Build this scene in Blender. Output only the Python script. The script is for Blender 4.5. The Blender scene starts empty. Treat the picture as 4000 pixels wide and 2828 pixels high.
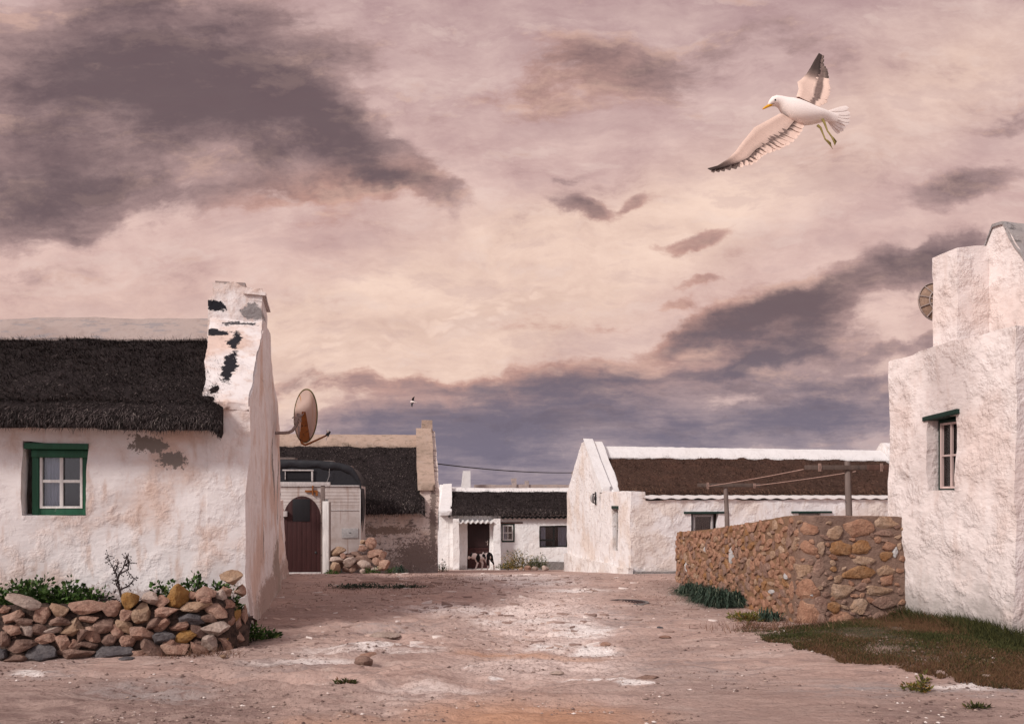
import bpy, bmesh, math, random
import numpy as np
from mathutils import Vector, Matrix
R = math.radians
random.seed(7)
SC = bpy.context.scene
COL = SC.collection
F = 3200.0            # focal length and horizon row of the photograph, in its own pixels
HZ = 1950.0
CH = 1.55

# ---------------------------------------------------------------- camera
cd = bpy.data.cameras.new('camera')
cam = bpy.data.objects.new('camera', cd)
COL.objects.link(cam)
cam.location = (0, 0, CH)
cam.rotation_euler = (R(90), 0, 0)
cd.sensor_width = 36.0
cd.lens = 36.0 * F / 4000.0
cd.shift_y = (HZ - 1414.0) / 4000.0
cd.clip_start = 0.1
cd.clip_end = 8000
SC.camera = cam
SC.view_settings.view_transform = 'Standard'
SC.view_settings.look = 'None'
SC.view_settings.gamma = 1
SC.view_settings.exposure = 0.0
SC.cycles.max_bounces = 5
SC.cycles.transparent_max_bounces = 12
SC.cycles.use_denoising = True

# ---------------------------------------------------------------- node helper
class NT:
    def __init__(s, tree):
        s.t = tree
        s.t.nodes.clear()
    def n(s, typ, ins=None, **attrs):
        nd = s.t.nodes.new(typ)
        for k, v in attrs.items():
            setattr(nd, k, v)
        for k, v in (ins or {}).items():
            s.put(nd.inputs[k], v)
        return nd
    def put(s, sock, v):
        if isinstance(v, bpy.types.NodeSocket):
            s.t.links.new(v, sock)
        elif v is not None:
            if sock.type == 'RGBA' and len(v) == 3:
                v = (*v, 1)
            sock.default_value = v
    def m(s, op, a, b=None, c=None, clamp=False):
        nd = s.n('ShaderNodeMath', operation=op, use_clamp=clamp)
        s.put(nd.inputs[0], a)
        if b is not None: s.put(nd.inputs[1], b)
        if c is not None: s.put(nd.inputs[2], c)
        return nd.outputs[0]
    def vm(s, op, a, b=None, scale=None):
        nd = s.n('ShaderNodeVectorMath', operation=op)
        s.put(nd.inputs[0], a)
        if b is not None: s.put(nd.inputs[1], b)
        if scale is not None: s.put(nd.inputs['Scale'], scale)
        return nd.outputs['Value'] if op in ('LENGTH', 'DOT_PRODUCT') else nd.outputs[0]
    def ss(s, v, a, b, c=0.0, d=1.0):
        nd = s.n('ShaderNodeMapRange', {0: v, 1: a, 2: b, 3: c, 4: d}, interpolation_type='SMOOTHSTEP')
        return nd.outputs[0]
    def noise(s, co, scale, detail=5, rough=.55, dist=0.0, col=False):
        nd = s.n('ShaderNodeTexNoise', {'Scale': scale, 'Detail': detail, 'Roughness': rough, 'Distortion': dist})
        s.put(nd.inputs['Vector'], co)
        return nd.outputs['Color' if col else 'Fac']
    def vor(s, co, scale, feature='F1', out='Distance', rnd=1.0):
        nd = s.n('ShaderNodeTexVoronoi', {'Scale': scale, 'Randomness': rnd}, feature=feature)
        s.put(nd.inputs['Vector'], co)
        return nd.outputs[out]
    def mix(s, f, a, b, typ='MIX'):
        nd = s.n('ShaderNodeMix', data_type='RGBA', blend_type=typ)
        s.put(nd.inputs[0], f); s.put(nd.inputs[6], a); s.put(nd.inputs[7], b)
        return nd.outputs[2]
    def map(s, co, loc=(0, 0, 0), rot=(0, 0, 0), sc=(1, 1, 1), typ='POINT'):
        nd = s.n('ShaderNodeMapping', {'Location': loc, 'Rotation': rot, 'Scale': sc}, vector_type=typ)
        s.put(nd.inputs['Vector'], co)
        return nd.outputs[0]
    def ramp(s, f, stops):
        nd = s.n('ShaderNodeValToRGB')
        el = nd.color_ramp.elements
        el[0].position, el[0].color = stops[0][0], (*stops[0][1], 1)
        el[1].position, el[1].color = stops[-1][0], (*stops[-1][1], 1)
        for p, c in stops[1:-1]:
            e = el.new(p); e.color = (*c, 1)
        s.put(nd.inputs[0], f)
        return nd.outputs[0]
    def blob(s, co, c, r, rot=0.0, inner=0.0, outer=1.0):
        q = s.map(co, loc=c, rot=(0, 0, rot), sc=r, typ='TEXTURE')
        return s.ss(s.vm('LENGTH', q), outer, inner)
    def bump(s, h, strength, dist, normal=None):
        nd = s.n('ShaderNodeBump', {'Height': h, 'Strength': strength, 'Distance': dist})
        if normal is not None: s.put(nd.inputs['Normal'], normal)
        return nd.outputs[0]

def lin(r, g, b):
    f = lambda c: (c/255/12.92) if c <= 10 else ((c/255+.055)/1.055)**2.4
    return (f(r), f(g), f(b))

# ---------------------------------------------------------------- sky
SUN_TO = Vector((-.66, -.58, .62)).normalized()
world = bpy.data.worlds.new('World')
SC.world = world
world.use_nodes = True
w = NT(world.node_tree)
tc = w.n('ShaderNodeTexCoord').outputs['Generated']
sep = w.n('ShaderNodeSeparateXYZ', {0: tc})
ay = w.m('MAXIMUM', w.m('ABSOLUTE', sep.outputs[1]), .25)
U = w.m('DIVIDE', sep.outputs[0], ay)
V = w.m('DIVIDE', sep.outputs[2], ay)
uv = w.n('ShaderNodeCombineXYZ', {0: U, 1: V, 2: 0.0}).outputs[0]
def wc(x, y):           # place in the sky of a point of the photograph (2296 px wide copy)
    return ((x*1.7422-2000)/F, (HZ-y*1.7422)/F, 0)
def wr(a, b):
    return (a*1.7422/F, b*1.7422/F, 1)
wn1 = w.noise(uv, 3.0, 4, .5, 0, True)
wn2 = w.noise(uv, 11.0, 5, .6, 0, True)
wv = w.vm('ADD', w.vm('SCALE', w.vm('SUBTRACT', wn1, (.5, .5, .5)), scale=.11),
          w.vm('SCALE', w.vm('SUBTRACT', wn2, (.5, .5, .5)), scale=.06))
uvw = w.vm('MULTIPLY', w.vm('ADD', uv, wv), (1, 1, 0))
def wsum(lst, co):
    t = None
    for (x, y, rx, ry, ang, amp) in lst:
        b = w.m('MULTIPLY', w.blob(co, wc(x, y), wr(rx, ry), R(ang), .25), amp)
        t = b if t is None else w.m('ADD', t, b)
    return t
dark = wsum([
    (150, 70, 420, 220, 0, .34), (640, 110, 280, 150, -10, .26), (260, 250, 420, 200, 0, .40), (80, 430, 330, 150, 6, .32), (520, 260, 340, 190, -10, .3), (760, 300, 250, 120, -30, .25), (330, 480, 260, 60, 12, .25), (120, 540, 260, 50, 8, .25), (650, 430, 330, 90, 5, .28), (400, 130, 620, 250, -6, .62), (170, 330, 480, 230, 5, .46), (20, 480, 330, 130, 8, .38), (640, 300, 380, 150, -20, .40),
    (880, 370, 310, 100, -34, .56), (960, 440, 150, 40, -20, .3), (400, 400, 330, 90, 8, .2), (680, 430, 300, 70, 8, .22), (60, 20, 150, 80, 0, -.2),
    (1330, 160, 330, 120, 12, .40), (1650, 120, 330, 90, 10, .24), (950, 130, 90, 90, 40, .2), (1560, 210, 160, 60, -20, .25),
    (2170, 420, 250, 65, 20, .55), (2290, 260, 120, 60, 30, .4),
    (1360, 450, 260, 100, 12, .16), (1315, 485, 125, 40, 0, .46), (1440, 465, 60, 26, 25, .38), (1275, 410, 70, 22, 10, .3), (1550, 545, 160, 40, 22, .6), (1570, 640, 100, 22, 15, .45), (1510, 690, 60, 20, 10, .35),
    (1960, 640, 430, 80, 19, .66), (1900, 740, 420, 40, 14, .3), (2120, 580, 250, 100, 10, .35), (1650, 710, 300, 45, 14, .5), (1800, 800, 330, 60, 6, .5), (2120, 770, 260, 26, 6, .35),
    (1330, 950, 1000, 110, 3, .48), (1560, 790, 520, 120, 14, .36), (1350, 880, 700, 26, 6, .22), (1500, 830, 600, 22, 9, .22), (1950, 880, 500, 120, 8, .35), (1150, 850, 420, 60, 6, .36), (1000, 930, 500, 90, 0, .3), (1750, 700, 420, 120, 18, .2), (800, 860, 330, 36, -4, .34), (1250, 1030, 1300, 150, 0, .48), (1150, 855, 330, 30, 4, .3), (1880, 850, 330, 24, 4, .34), (1850, 920, 600, 60, 4, .3),
    (1380, 720, 90, 18, 10, .22), (110, 610, 300, 30, 3, .25)], uvw)
glow = wsum([(830, 790, 640, 190, 12, 1.15), (1250, 600, 800, 190, 14, .75), (1850, 330, 680, 190, 22, .58), (2100, 80, 420, 160, 15, .3),
             (1080, 660, 800, 240, 12, .4), (800, 760, 420, 130, 10, .8), (300, 700, 500, 150, 0, .25), (2250, 120, 260, 170, 20, .35), (1000, 500, 500, 70, -10, .15)], uvw)
warm = wsum([(1150, 760, 1000, 190, 8, .8), (700, 470, 420, 130, 15, .7), (1200, 170, 420, 160, 0, .5), (1500, 520, 500, 160, 15, .5)], uvw)
stc = w.map(uv, rot=(0, 0, R(-17)), sc=(2.0, 6.2, 1))
stw = w.vm('ADD', stc, w.vm('SCALE', wn1, scale=.55))
zz_ = w.m('ADD', w.m('MAXIMUM', sep.outputs[2], 0.0), .13)
pc = w.n('ShaderNodeCombineXYZ', {0: w.m('DIVIDE', sep.outputs[0], zz_), 1: w.m('DIVIDE', sep.outputs[1], zz_), 2: 0.0}).outputs[0]
pcw = w.vm('ADD', w.map(pc, rot=(0, 0, R(28)), sc=(.75, 1.25, 1)), w.vm('SCALE', wn2, scale=.25))
fa = w.noise(stw, 3.0, 10, .60, .0)
fa_up = w.noise(w.vm('ADD', stw, (.035, .17, 0)), 3.0, 10, .60, .0)
fp = w.noise(pcw, 1.7, 11, .66, .1)
fb = w.m('ADD', w.m('MULTIPLY', fa, .72), w.m('MULTIPLY', fp, .28))
fc = w.map(w.vm('ADD', uv, w.vm('SCALE', wv, scale=.6)), rot=(0, 0, R(-15)), sc=(6.0, 13.0, 1))
fb2 = w.noise(fc, 1.6, 11, .68, .0)
fb2_up = w.noise(w.vm('ADD', fc, (.02, .13, 0)), 1.6, 11, .68, .0)
relief = w.m('ADD', w.m('MULTIPLY', w.m('SUBTRACT', fa, fa_up), 1.3), w.m('SUBTRACT', fb2, fb2_up))
d1 = w.m('ADD', dark, w.m('MULTIPLY', w.m('SUBTRACT', fb, .5), 2.1))
d2 = w.m('ADD', d1, w.m('MULTIPLY', w.m('SUBTRACT', fb2, .5), 1.25))
mask = w.ss(d2, .12, .50)
core = w.ss(w.m('ADD', d2, w.m('MULTIPLY', w.m('SUBTRACT', fp, .5), 1.0)), .22, 1.15)
base = w.ramp(V, [(0.0, lin(134, 126, 142)), (.05, lin(150, 139, 152)), (.10, lin(182, 160, 164)), (.16, lin(220, 186, 174)),
                  (.25, lin(230, 192, 180)), (.38, lin(214, 178, 171)), (.52, lin(199, 166, 164)), (.62, lin(180, 148, 150)), (1.0, lin(200, 170, 160))])
base = w.mix(w.m('MULTIPLY', glow, .95, clamp=True), base, lin(255, 221, 198))
soft = w.ss(w.m('ADD', w.m('MULTIPLY', fb, .55), w.m('MULTIPLY', fb2, .45)), .36, .66)
base = w.mix(w.m('MULTIPLY', w.m('SUBTRACT', 1.0, soft), .46), base, lin(253, 224, 212))
base = w.mix(w.m('MULTIPLY', soft, .50), base, lin(170, 134, 136))
base = w.mix(w.m('MULTIPLY', w.ss(relief, .03, .25), .30), base, lin(252, 226, 214))
base = w.mix(w.m('MULTIPLY', w.ss(relief, -.03, -.25), .26), base, lin(172, 138, 140))
# a shoal of tiny high cloudlets
rip = w.vor(w.map(uvw, rot=(0, 0, R(-8)), sc=(38, 105, 1)), 1.0)
rm = w.m('MULTIPLY', wsum([(1000, 720, 560, 52, 13, 1.0)], uvw), w.ss(rip, .2, .6))
base = w.mix(w.m('MULTIPLY', rm, .28), base, lin(196, 160, 146))
edge = w.mix(w.m('MULTIPLY', warm, 1.0, clamp=True), w.mix(w.ss(V, .02, .2), lin(158, 144, 154), lin(186, 154, 150)), lin(208, 156, 138))
deep = w.mix(w.ss(V, .03, .26), lin(116, 109, 128), lin(102, 84, 88))
cc = w.mix(core, edge, deep)
cc = w.mix(w.m('MULTIPLY', w.m('MULTIPLY', w.ss(relief, .02, .26), .62), w.m('SUBTRACT', 1.0, w.m('MULTIPLY', core, .85))), cc, w.mix(w.ss(V, .03, .16), lin(192, 172, 176), lin(230, 188, 170)))
cc = w.mix(w.m('MULTIPLY', w.ss(relief, -.02, -.24), .42), cc, w.mix(w.ss(V, .03, .2), lin(92, 88, 108), lin(104, 84, 88)))
sky = w.mix(w.m('MULTIPLY', mask, .93), base, cc)
st = w.n('ShaderNodeTexSky', sky_type='NISHITA', sun_disc=False)
st.sun_elevation = math.asin(SUN_TO.z)
st.sun_rotation = math.atan2(SUN_TO.x, SUN_TO.y)
# overcast half of the sky behind the photographer: plain bright cloud
back = w.mix(fb, lin(200, 190, 198), lin(228, 218, 220))
back = w.mix(w.ss(sep.outputs[1], -.25, .12), back, sky)
low = w.mix(w.ss(sep.outputs[2], -.02, .0), lin(120, 100, 95), back)
bg1 = w.n('ShaderNodeBackground', {0: low, 1: 1.0})
bg2 = w.n('ShaderNodeBackground', {0: st.outputs[0], 1: .06})
mx = w.n('ShaderNodeMixShader', {0: .04, 1: bg1.outputs[0], 2: bg2.outputs[0]})
w.n('ShaderNodeOutputWorld', {0: mx.outputs[0]})
world.cycles.sampling_method = 'MANUAL'
world.cycles.sample_map_resolution = 512

sl = bpy.data.lights.new('sun', 'SUN')
sl.energy = 3.0
sl.angle = R(11)
sl.color = (1.0, .93, .87)
so = bpy.data.objects.new('sun', sl)
so.rotation_euler = SUN_TO.to_track_quat('Z', 'Y').to_euler()
COL.objects.link(so)
# ---------------------------------------------------------------- numpy noise
def _h(ix, iy, iz, seed):
    h = (ix.astype(np.int64)*374761393 + iy.astype(np.int64)*668265263 + iz.astype(np.int64)*1274126177 + seed*974711) & 0xffffffff
    h = ((h ^ (h >> 13))*1103515245) & 0xffffffff
    h = ((h ^ (h >> 15))*2246822519) & 0xffffffff
    return ((h ^ (h >> 16)) & 0xffffff)/float(0xffffff)
def vnoise(p, seed=0):
    p = np.asarray(p, float); i = np.floor(p); f = p-i; f = f*f*(3-2*f)
    x, y, z = i[:, 0], i[:, 1], i[:, 2]
    r = 0
    for a in (0, 1):
        for b in (0, 1):
            for c in (0, 1):
                wgt = (f[:, 0] if a else 1-f[:, 0])*(f[:, 1] if b else 1-f[:, 1])*(f[:, 2] if c else 1-f[:, 2])
                r = r + wgt*_h(x+a, y+b, z+c, seed)
    return r-.5
def fbm(p, octv=4, seed=0, gain=.5):
    p = np.asarray(p, float); r = 0; a = 1.0
    for k in range(octv):
        r = r + a*vnoise(p*2.03**k + k*17.3, seed+k*31); a *= gain
    return r

# ---------------------------------------------------------------- mesh builder
class MB:
    def __init__(s):
        s.v = []; s.f = []; s.mi = []; s.c = []
    def add(s, v, f, mi=0, col=None):
        o = len(s.v)
        s.v.extend(tuple(map(float, q)) for q in v)
        s.f.extend(tuple(int(i)+o for i in q) for q in f)
        s.mi.extend([mi]*len(f))
        s.c.extend([col or (1, 1, 1)]*len(v))
        return s
    def box(s, x0, x1, y0, y1, z0, z1, mi=0, col=None):
        v = [(x0,y0,z0),(x1,y0,z0),(x1,y1,z0),(x0,y1,z0),(x0,y0,z1),(x1,y0,z1),(x1,y1,z1),(x0,y1,z1)]
        return s.add(v, [(0,3,2,1),(4,5,6,7),(0,1,5,4),(1,2,6,5),(2,3,7,6),(3,0,4,7)], mi, col)
    def grid(s, P, mi=0, flip=False, col=None):
        P = np.asarray(P, float); n, m = P.shape[:2]
        f = []
        for i in range(n-1):
            for j in range(m-1):
                q = (i*m+j, i*m+j+1, (i+1)*m+j+1, (i+1)*m+j)
                f.append(q[::-1] if flip else q)
        return s.add(P.reshape(-1, 3), f, mi, col)
    def patch(s, a, b, c, d, step=.08, mi=0):      # bilinear patch a-b (u), a-d (v)
        a, b, c, d = (np.array(q, float) for q in (a, b, c, d))
        nu = max(1, int(round(max(np.linalg.norm(b-a), np.linalg.norm(c-d))/step)))
        nv = max(1, int(round(max(np.linalg.norm(d-a), np.linalg.norm(c-b))/step)))
        u = np.linspace(0, 1, nu+1)[None, :, None]; v = np.linspace(0, 1, nv+1)[:, None, None]
        return s.grid((1-v)*((1-u)*a+u*b)+v*((1-u)*d+u*c), mi)
    def pbox(s, x0, x1, y0, y1, z0, z1, step=.1, mi=0):
        s.patch((x0,y0,z0),(x1,y0,z0),(x1,y0,z1),(x0,y0,z1), step, mi)
        s.patch((x1,y1,z0),(x0,y1,z0),(x0,y1,z1),(x1,y1,z1), step, mi)
        s.patch((x1,y0,z0),(x1,y1,z0),(x1,y1,z1),(x1,y0,z1), step, mi)
        s.patch((x0,y1,z0),(x0,y0,z0),(x0,y0,z1),(x0,y1,z1), step, mi)
        s.patch((x0,y0,z1),(x1,y0,z1),(x1,y1,z1),(x0,y1,z1), step, mi)
        return s
    def tube(s, pts, rad, n=8, mi=0, cap=True, col=None, sq=1.0):
        pts = [Vector(p) for p in pts]
        if not hasattr(rad, '__len__'): rad = [rad]*len(pts)
        V = []; up = None
        for i, p in enumerate(pts):
            t = (pts[min(i+1, len(pts)-1)]-pts[max(i-1, 0)]).normalized()
            if up is None: up = Vector((0, 0, 1)) if abs(t.z) < .9 else Vector((1, 0, 0))
            b = t.cross(up).normalized(); up = b.cross(t).normalized()
            for k in range(n):
                a = 2*math.pi*k/n
                V.append(p+b*math.cos(a)*rad[i]*sq+up*math.sin(a)*rad[i])
        f = [(i*n+k, i*n+(k+1) % n, (i+1)*n+(k+1) % n, (i+1)*n+k) for i in range(len(pts)-1) for k in range(n)]
        if cap:
            f += [tuple(range(n))[::-1], tuple((len(pts)-1)*n+k for k in range(n))]
        return s.add(V, f, mi, col)
    def prism(s, poly, y0, y1, mi=0):             # polygon in x-z extruded along y
        n = len(poly)
        v = [(x, y0, z) for x, z in poly]+[(x, y1, z) for x, z in poly]
        f = [tuple(range(n)), tuple(range(2*n-1, n-1, -1))]+[(k, k+n, (k+1) % n+n, (k+1) % n) for k in range(n)]
        return s.add(v, f, mi)
    def ell(s, c, r, mi=0, M=None, n=12, col=None):
        V = []; m = n//2
        for i in range(m+1):
            th = math.pi*i/m
            for k in range(n):
                a = 2*math.pi*k/n
                q = Vector((math.sin(th)*math.cos(a)*r[0], math.sin(th)*math.sin(a)*r[1], math.cos(th)*r[2]))
                if M is not None: q = M @ q
                V.append(q+Vector(c))
        f = [(i*n+k, (i+1)*n+k, (i+1)*n+(k+1) % n, i*n+(k+1) % n) for i in range(m) for k in range(n)]
        return s.add(V, f, mi, col)
    def build(s, name, mats, parent=None, M=None, ang=35, merge=None, disp=None, bevel=None, col=False, recalc=False, fn=None):
        me = bpy.data.meshes.new(name)
        V = np.array(s.v, float).reshape(-1, 3)
        if M is not None:
            A = np.array(M); V = V @ A[:3, :3].T + A[:3, 3]
        me.from_pydata([tuple(p) for p in V], [], s.f)
        me.polygons.foreach_set('material_index', s.mi)
        if col:
            at = me.color_attributes.new('tone', 'FLOAT_COLOR', 'POINT')
            at.data.foreach_set('color', np.array([(*c, 1) for c in s.c], float).ravel())
        if merge or bevel or recalc:
            bm = bmesh.new(); bm.from_mesh(me)
            if merge: bmesh.ops.remove_doubles(bm, verts=bm.verts, dist=merge)
            if recalc: bmesh.ops.recalc_face_normals(bm, faces=bm.faces)
            if bevel: bmesh.ops.bevel(bm, geom=bm.edges[:], offset=bevel, segments=2, profile=.6, affect='EDGES', clamp_overlap=True)
            bm.to_mesh(me); bm.free()
        if disp or fn:
            V = np.empty(len(me.vertices)*3); me.vertices.foreach_get('co', V); V = V.reshape(-1, 3)
            if disp:
                amp, sc, seed = disp
                for k in range(3):
                    V[:, k] += amp*2*fbm(np.array(V)*sc+k*31.7, 4, seed+k*7, .5)
            if fn: V = fn(V)
            me.vertices.foreach_set('co', V.ravel())
        if ang is None: me.shade_flat()
        else:
            me.shade_smooth()
            if ang < 180: me.set_sharp_from_angle(angle=R(ang))
        for m_ in (mats if isinstance(mats, (list, tuple)) else [mats]): me.materials.append(m_)
        me.update()
        o = bpy.data.objects.new(name, me); COL.objects.link(o)
        if parent is not None: o.parent = parent
        return o

def tag(o, label=None, cat=None, group=None, kind=None):
    if label: o['label'] = label
    if cat: o['category'] = cat
    if group: o['group'] = group
    if kind: o['kind'] = kind
    return o
def thing(name, loc, rz, label, cat, group=None):
    o = bpy.data.objects.new(name, None); COL.objects.link(o)
    o.location = loc; o.rotation_euler = (0, 0, R(rz)); o.empty_display_size = .2
    return tag(o, label, cat, group)

def sstep(x, a, b):
    t = np.clip((x-a)/(b-a), 0, 1); return t*t*(3-2*t)
def gz(x, y):                                   # height of the ground: level nearby, falling gently beyond the first cottage
    x = np.asarray(x, float); y = np.asarray(y, float)
    t = np.clip(y-16.3, 0, None)
    z = -.078*t*np.minimum(1, t/2.0)
    z = np.where(y > 45, -.078*28.7-(y-45)*.02, z)
    z = z+.16*np.exp(-((x-4.2)/1.3)**2-((y-8.6)/1.5)**2)
    return z
def G(px, py):                                  # point of the level ground seen at a pixel
    y = CH*F/(py-HZ); return ((px-2000)*y/F, y)
def P(px, py, Y):
    return Vector(((px-2000)*Y/F, Y, CH+(HZ-py)*Y/F))
def gp(px, Y):
    x = (px-2000)*Y/F; return Vector((x, Y, float(gz(x, Y))))

# ---------------------------------------------------------------- materials
def mat(name):
    m = bpy.data.materials.new(name); m.use_nodes = True
    return m, NT(m.node_tree)
def fin(t, col, rough=.9, normal=None, spec=.25, metal=0, **kw):
    b = t.n('ShaderNodeBsdfPrincipled', {'Base Color': col, 'Roughness': rough, 'Metallic': metal, 'Specular IOR Level': spec})
    if normal is not None: t.put(b.inputs['Normal'], normal)
    for k, v in kw.items(): t.put(b.inputs[k], v)
    t.n('ShaderNodeOutputMaterial', {0: b.outputs[0]})
def plaster(name, base, stain, amount=.5, patches=(), lump=1.0, grime=(.30, .24, .20), grime_z=.35, speck=0.0, base_h=0.0):
    m, t = mat(name)
    co = t.n('ShaderNodeTexCoord').outputs['Object']
    n1 = t.noise(co, .9, 6, .6); n2 = t.noise(co, 5.0, 7, .65); n3 = t.noise(t.map(co, sc=(2.5, 2.5, .7)), 3.0, 6, .6)
    c = t.mix(t.m('MULTIPLY', t.ss(n1, .46, .62), amount), base, stain)
    c = t.mix(t.m('MULTIPLY', t.ss(n3, .5, .72), amount*.8), c, tuple(q*.88 for q in stain))
    c = t.mix(t.m('MULTIPLY', t.ss(n2, .48, .7), .16), c, (.42, .38, .37))
    if speck:
        c = t.mix(t.m('MULTIPLY', t.ss(t.noise(t.map(co, sc=(.45, 1, 1)), 7, 8, .72), .53, .60), speck), c, grime)
    sz = t.n('ShaderNodeSeparateXYZ', {0: co}).outputs[2]
    g = t.m('ADD', sz, t.m('MULTIPLY', t.m('SUBTRACT', t.noise(co, 3.5, 7, .7), .5), 1.3))
    if grime_z > -1: c = t.mix(t.m('MULTIPLY', t.ss(g, base_h+grime_z, base_h-.05), .75), c, grime)
    w1 = t.noise(co, 17, 9, .8)
    wv2 = t.vm('SCALE', t.vm('SUBTRACT', t.noise(co, 4.5, 5, .7, 0, True), (.5, .5, .5)), scale=.26)
    for (pc, pr, pcol, k) in patches:
        q = t.vm('DIVIDE', t.vm('SUBTRACT', t.vm('ADD', co, wv2), pc), pr)
        d = t.m('ADD', t.vm('LENGTH', q), t.m('MULTIPLY', t.m('SUBTRACT', w1, .5), k))
        c = t.mix(t.ss(d, 1.02, .94), c, pcol)
    h = t.m('ADD', t.ss(t.noise(co, 3.6, 7, .60, .15), .44, .74), t.m('MULTIPLY', t.noise(t.map(co, rot=(.5, .4, .6), sc=(1, 1, 1.7)), 11, 6, .5, .1), .42))
    nrm = t.bump(h, .6, .032*lump)
    nrm = t.bump(t.noise(co, 90, 3, .6), .25, .006, nrm)
    fin(t, c, .93, nrm, .15)
    return m
def paint(name, col, col2=None, rough=.7, chip=.15, scale=9, grain=True, spec=.3, metal=0):
    m, t = mat(name)
    co = t.n('ShaderNodeTexCoord').outputs['Object']
    g = t.noise(t.map(co, sc=(1, 1, .12) if grain else (1, 1, 1)), 22, 6, .6)
    c = t.mix(t.ss(g, .35, .7), tuple(q*.82 for q in col), tuple(min(1, q*1.1) for q in col))
    c = t.mix(t.ss(t.noise(co, scale, 8, .7), .66-chip*.4, .70-chip*.35), c, col2 or tuple(q*.5 for q in col))
    fin(t, c, rough, t.bump(g, .3, .004), spec, metal)
    return m
def thatchmat(name, c1, c2, c3):
    m, t = mat(name)
    co = t.n('ShaderNodeTexCoord').outputs['Object']
    g = t.noise(t.map(co, sc=(2.2, 1, 1)), 45, 6, .75); l = t.noise(co, 1.3, 6, .65); k = t.noise(co, 9, 6, .7)
    c = t.mix(t.ss(g, .35, .65), c1, c2)
    c = t.mix(t.m('MULTIPLY', t.ss(l, .45, .68), .6), c, c3)
    c = t.mix(t.m('MULTIPLY', t.ss(k, .55, .7), .45), c, tuple(q*1.5 for q in c3))
    fin(t, c, .95, t.bump(t.m('ADD', g, t.m('MULTIPLY', k, 1.5)), .9, .02), .1)
    return m
def bladed(name, dark, light, tip=None, rough=.8, trans=0.0):
    m, t = mat(name)
    at = t.n('ShaderNodeAttribute', attribute_name='tone').outputs['Color']
    s_ = t.n('ShaderNodeSeparateColor', {0: at})
    c = t.mix(s_.outputs[0], dark, light)
    if tip: c = t.mix(s_.outputs[1], c, tip)
    fin(t, c, rough, None, .2)
    return m
def stonemat(name, col, col2, k=.5, rough=.9, bmp=1.0, lichen=None):
    m, t = mat(name)
    ge = t.n('ShaderNodeTexCoord').outputs['Object']
    rnd = t.n('ShaderNodeObjectInfo').outputs['Random']
    co = t.vm('ADD', ge, t.n('ShaderNodeCombineXYZ', {0: t.m('MULTIPLY', rnd, 37.0), 1: t.m('MULTIPLY', rnd, 11.0), 2: 0.0}).outputs[0])
    n = t.noise(co, 6, 8, .68); f = t.noise(co, 40, 6, .7); l = t.noise(co, 13, 6, .6, .6)
    c = t.mix(t.ss(n, .38, .66), col, col2)
    c = t.mix(t.m('MULTIPLY', t.ss(l, .56, .68), k), c, tuple(q*.5 for q in col))
    c = t.mix(t.m('MULTIPLY', t.ss(t.noise(co, 9, 8, .7), .56, .64), .5), c, lichen or tuple(min(.8, q*1.45) for q in col2))
    c = t.mix(t.ss(f, .3, .66), t.mix(.68, (0, 0, 0), c), c)
    c = t.mix(t.m('MULTIPLY', t.m('FRACT', t.m('MULTIPLY', rnd, 7.3)), .38), c, tuple(q*.55 for q in col))
    hb = t.m('ADD', t.m('MULTIPLY', l, .8), t.m('ADD', t.m('MULTIPLY', f, .45), n))
    fin(t, c, rough, t.bump(hb, 1.0*bmp, .045), .2)
    return m

WHITE = (.74, .70, .68); PINK = (.62, .45, .375)
M = {}
M['plaster_left'] = plaster('pink stained lime plaster', (.80, .75, .74), (.66, .475, .39), .8, patches=[
    ((-1.05, -.02, 2.16), (.20, .5, .10), (.24, .21, .19), 3.4), ((-.80, -.02, 2.0), (.16, .5, .10), (.24, .21, .19), 3.4),
    ((-.27, .75, 3.16), (.075, .6, .36), (.018, .018, .024), 2.2), ((-.31, 1.4, 3.62), (.085, .55, .17), (.018, .018, .024), 2.2),
    ((-.55, 1.7, 3.76), (.16, .8, .06), (.02, .02, .025), 2.2), ((-.62, 2.1, 4.2), (.12, .6, .07), (.02, .02, .025), 2.6), ((-.3, 1.9, 3.95), (.24, .5, .03), (.08, .075, .08), 2.6),
    ((-.34, 2.3, 4.66), (.62, 1.4, .13), (.26, .24, .23), 1.3), ((-.15, 2.2, 4.15), (.16, .8, .10), (.28, .26, .26), 2.4),
    ((0, 3.9, 2.0), (.4, .10, .55), (.30, .27, .25), 2.2), ((0, 4.6, 1.7), (.4, .08, .6), (.30, .27, .25), 2.0), ((0, 2.0, 1.0), (.4, .06, .25), (.30, .26, .24), 2.3),
    ((0, 4.4, .4), (.4, 1.0, .5), (.36, .29, .25), 2.6), ((0, 2.6, .2), (.4, 1.6, .22), (.42, .32, .28), 3.0), ((-4, 0, .35), (6, .6, .22), (.50, .42, .40), 3.6)], lump=.75)
M['plaster_grimy'] = plaster('grimy pink plaster', (.68, .57, .52), (.56, .42, .35), .8, grime=(.13, .10, .09), grime_z=.55, speck=.85, patches=[((-.6, 0, .45), (.75, 1, .50), (.23, .175, .155), 5.0), ((-2.0, 0, .35), (.8, 1, .3), (.25, .19, .165), 5.0), ((-1.5, 0, 1.25), (.9, 1, .12), (.27, .20, .165), 5.0), ((-.35, 1.2, 3.0), (.3, 1, .5), (.30, .20, .15), 3.2), ((-.15, 0, 1.4), (.10, 1, 1.3), (.22, .17, .15), 3.4)])
M['plaster_white'] = plaster('white lime plaster', (.86, .85, .85), (.76, .68, .63), .3, grime=(.42, .38, .36), grime_z=.12)
M['plaster_cream'] = plaster('white plaster over rubble', (.80, .77, .77), (.68, .56, .48), .6, grime=(.36, .33, .32), grime_z=.36, lump=1.35)
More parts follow.
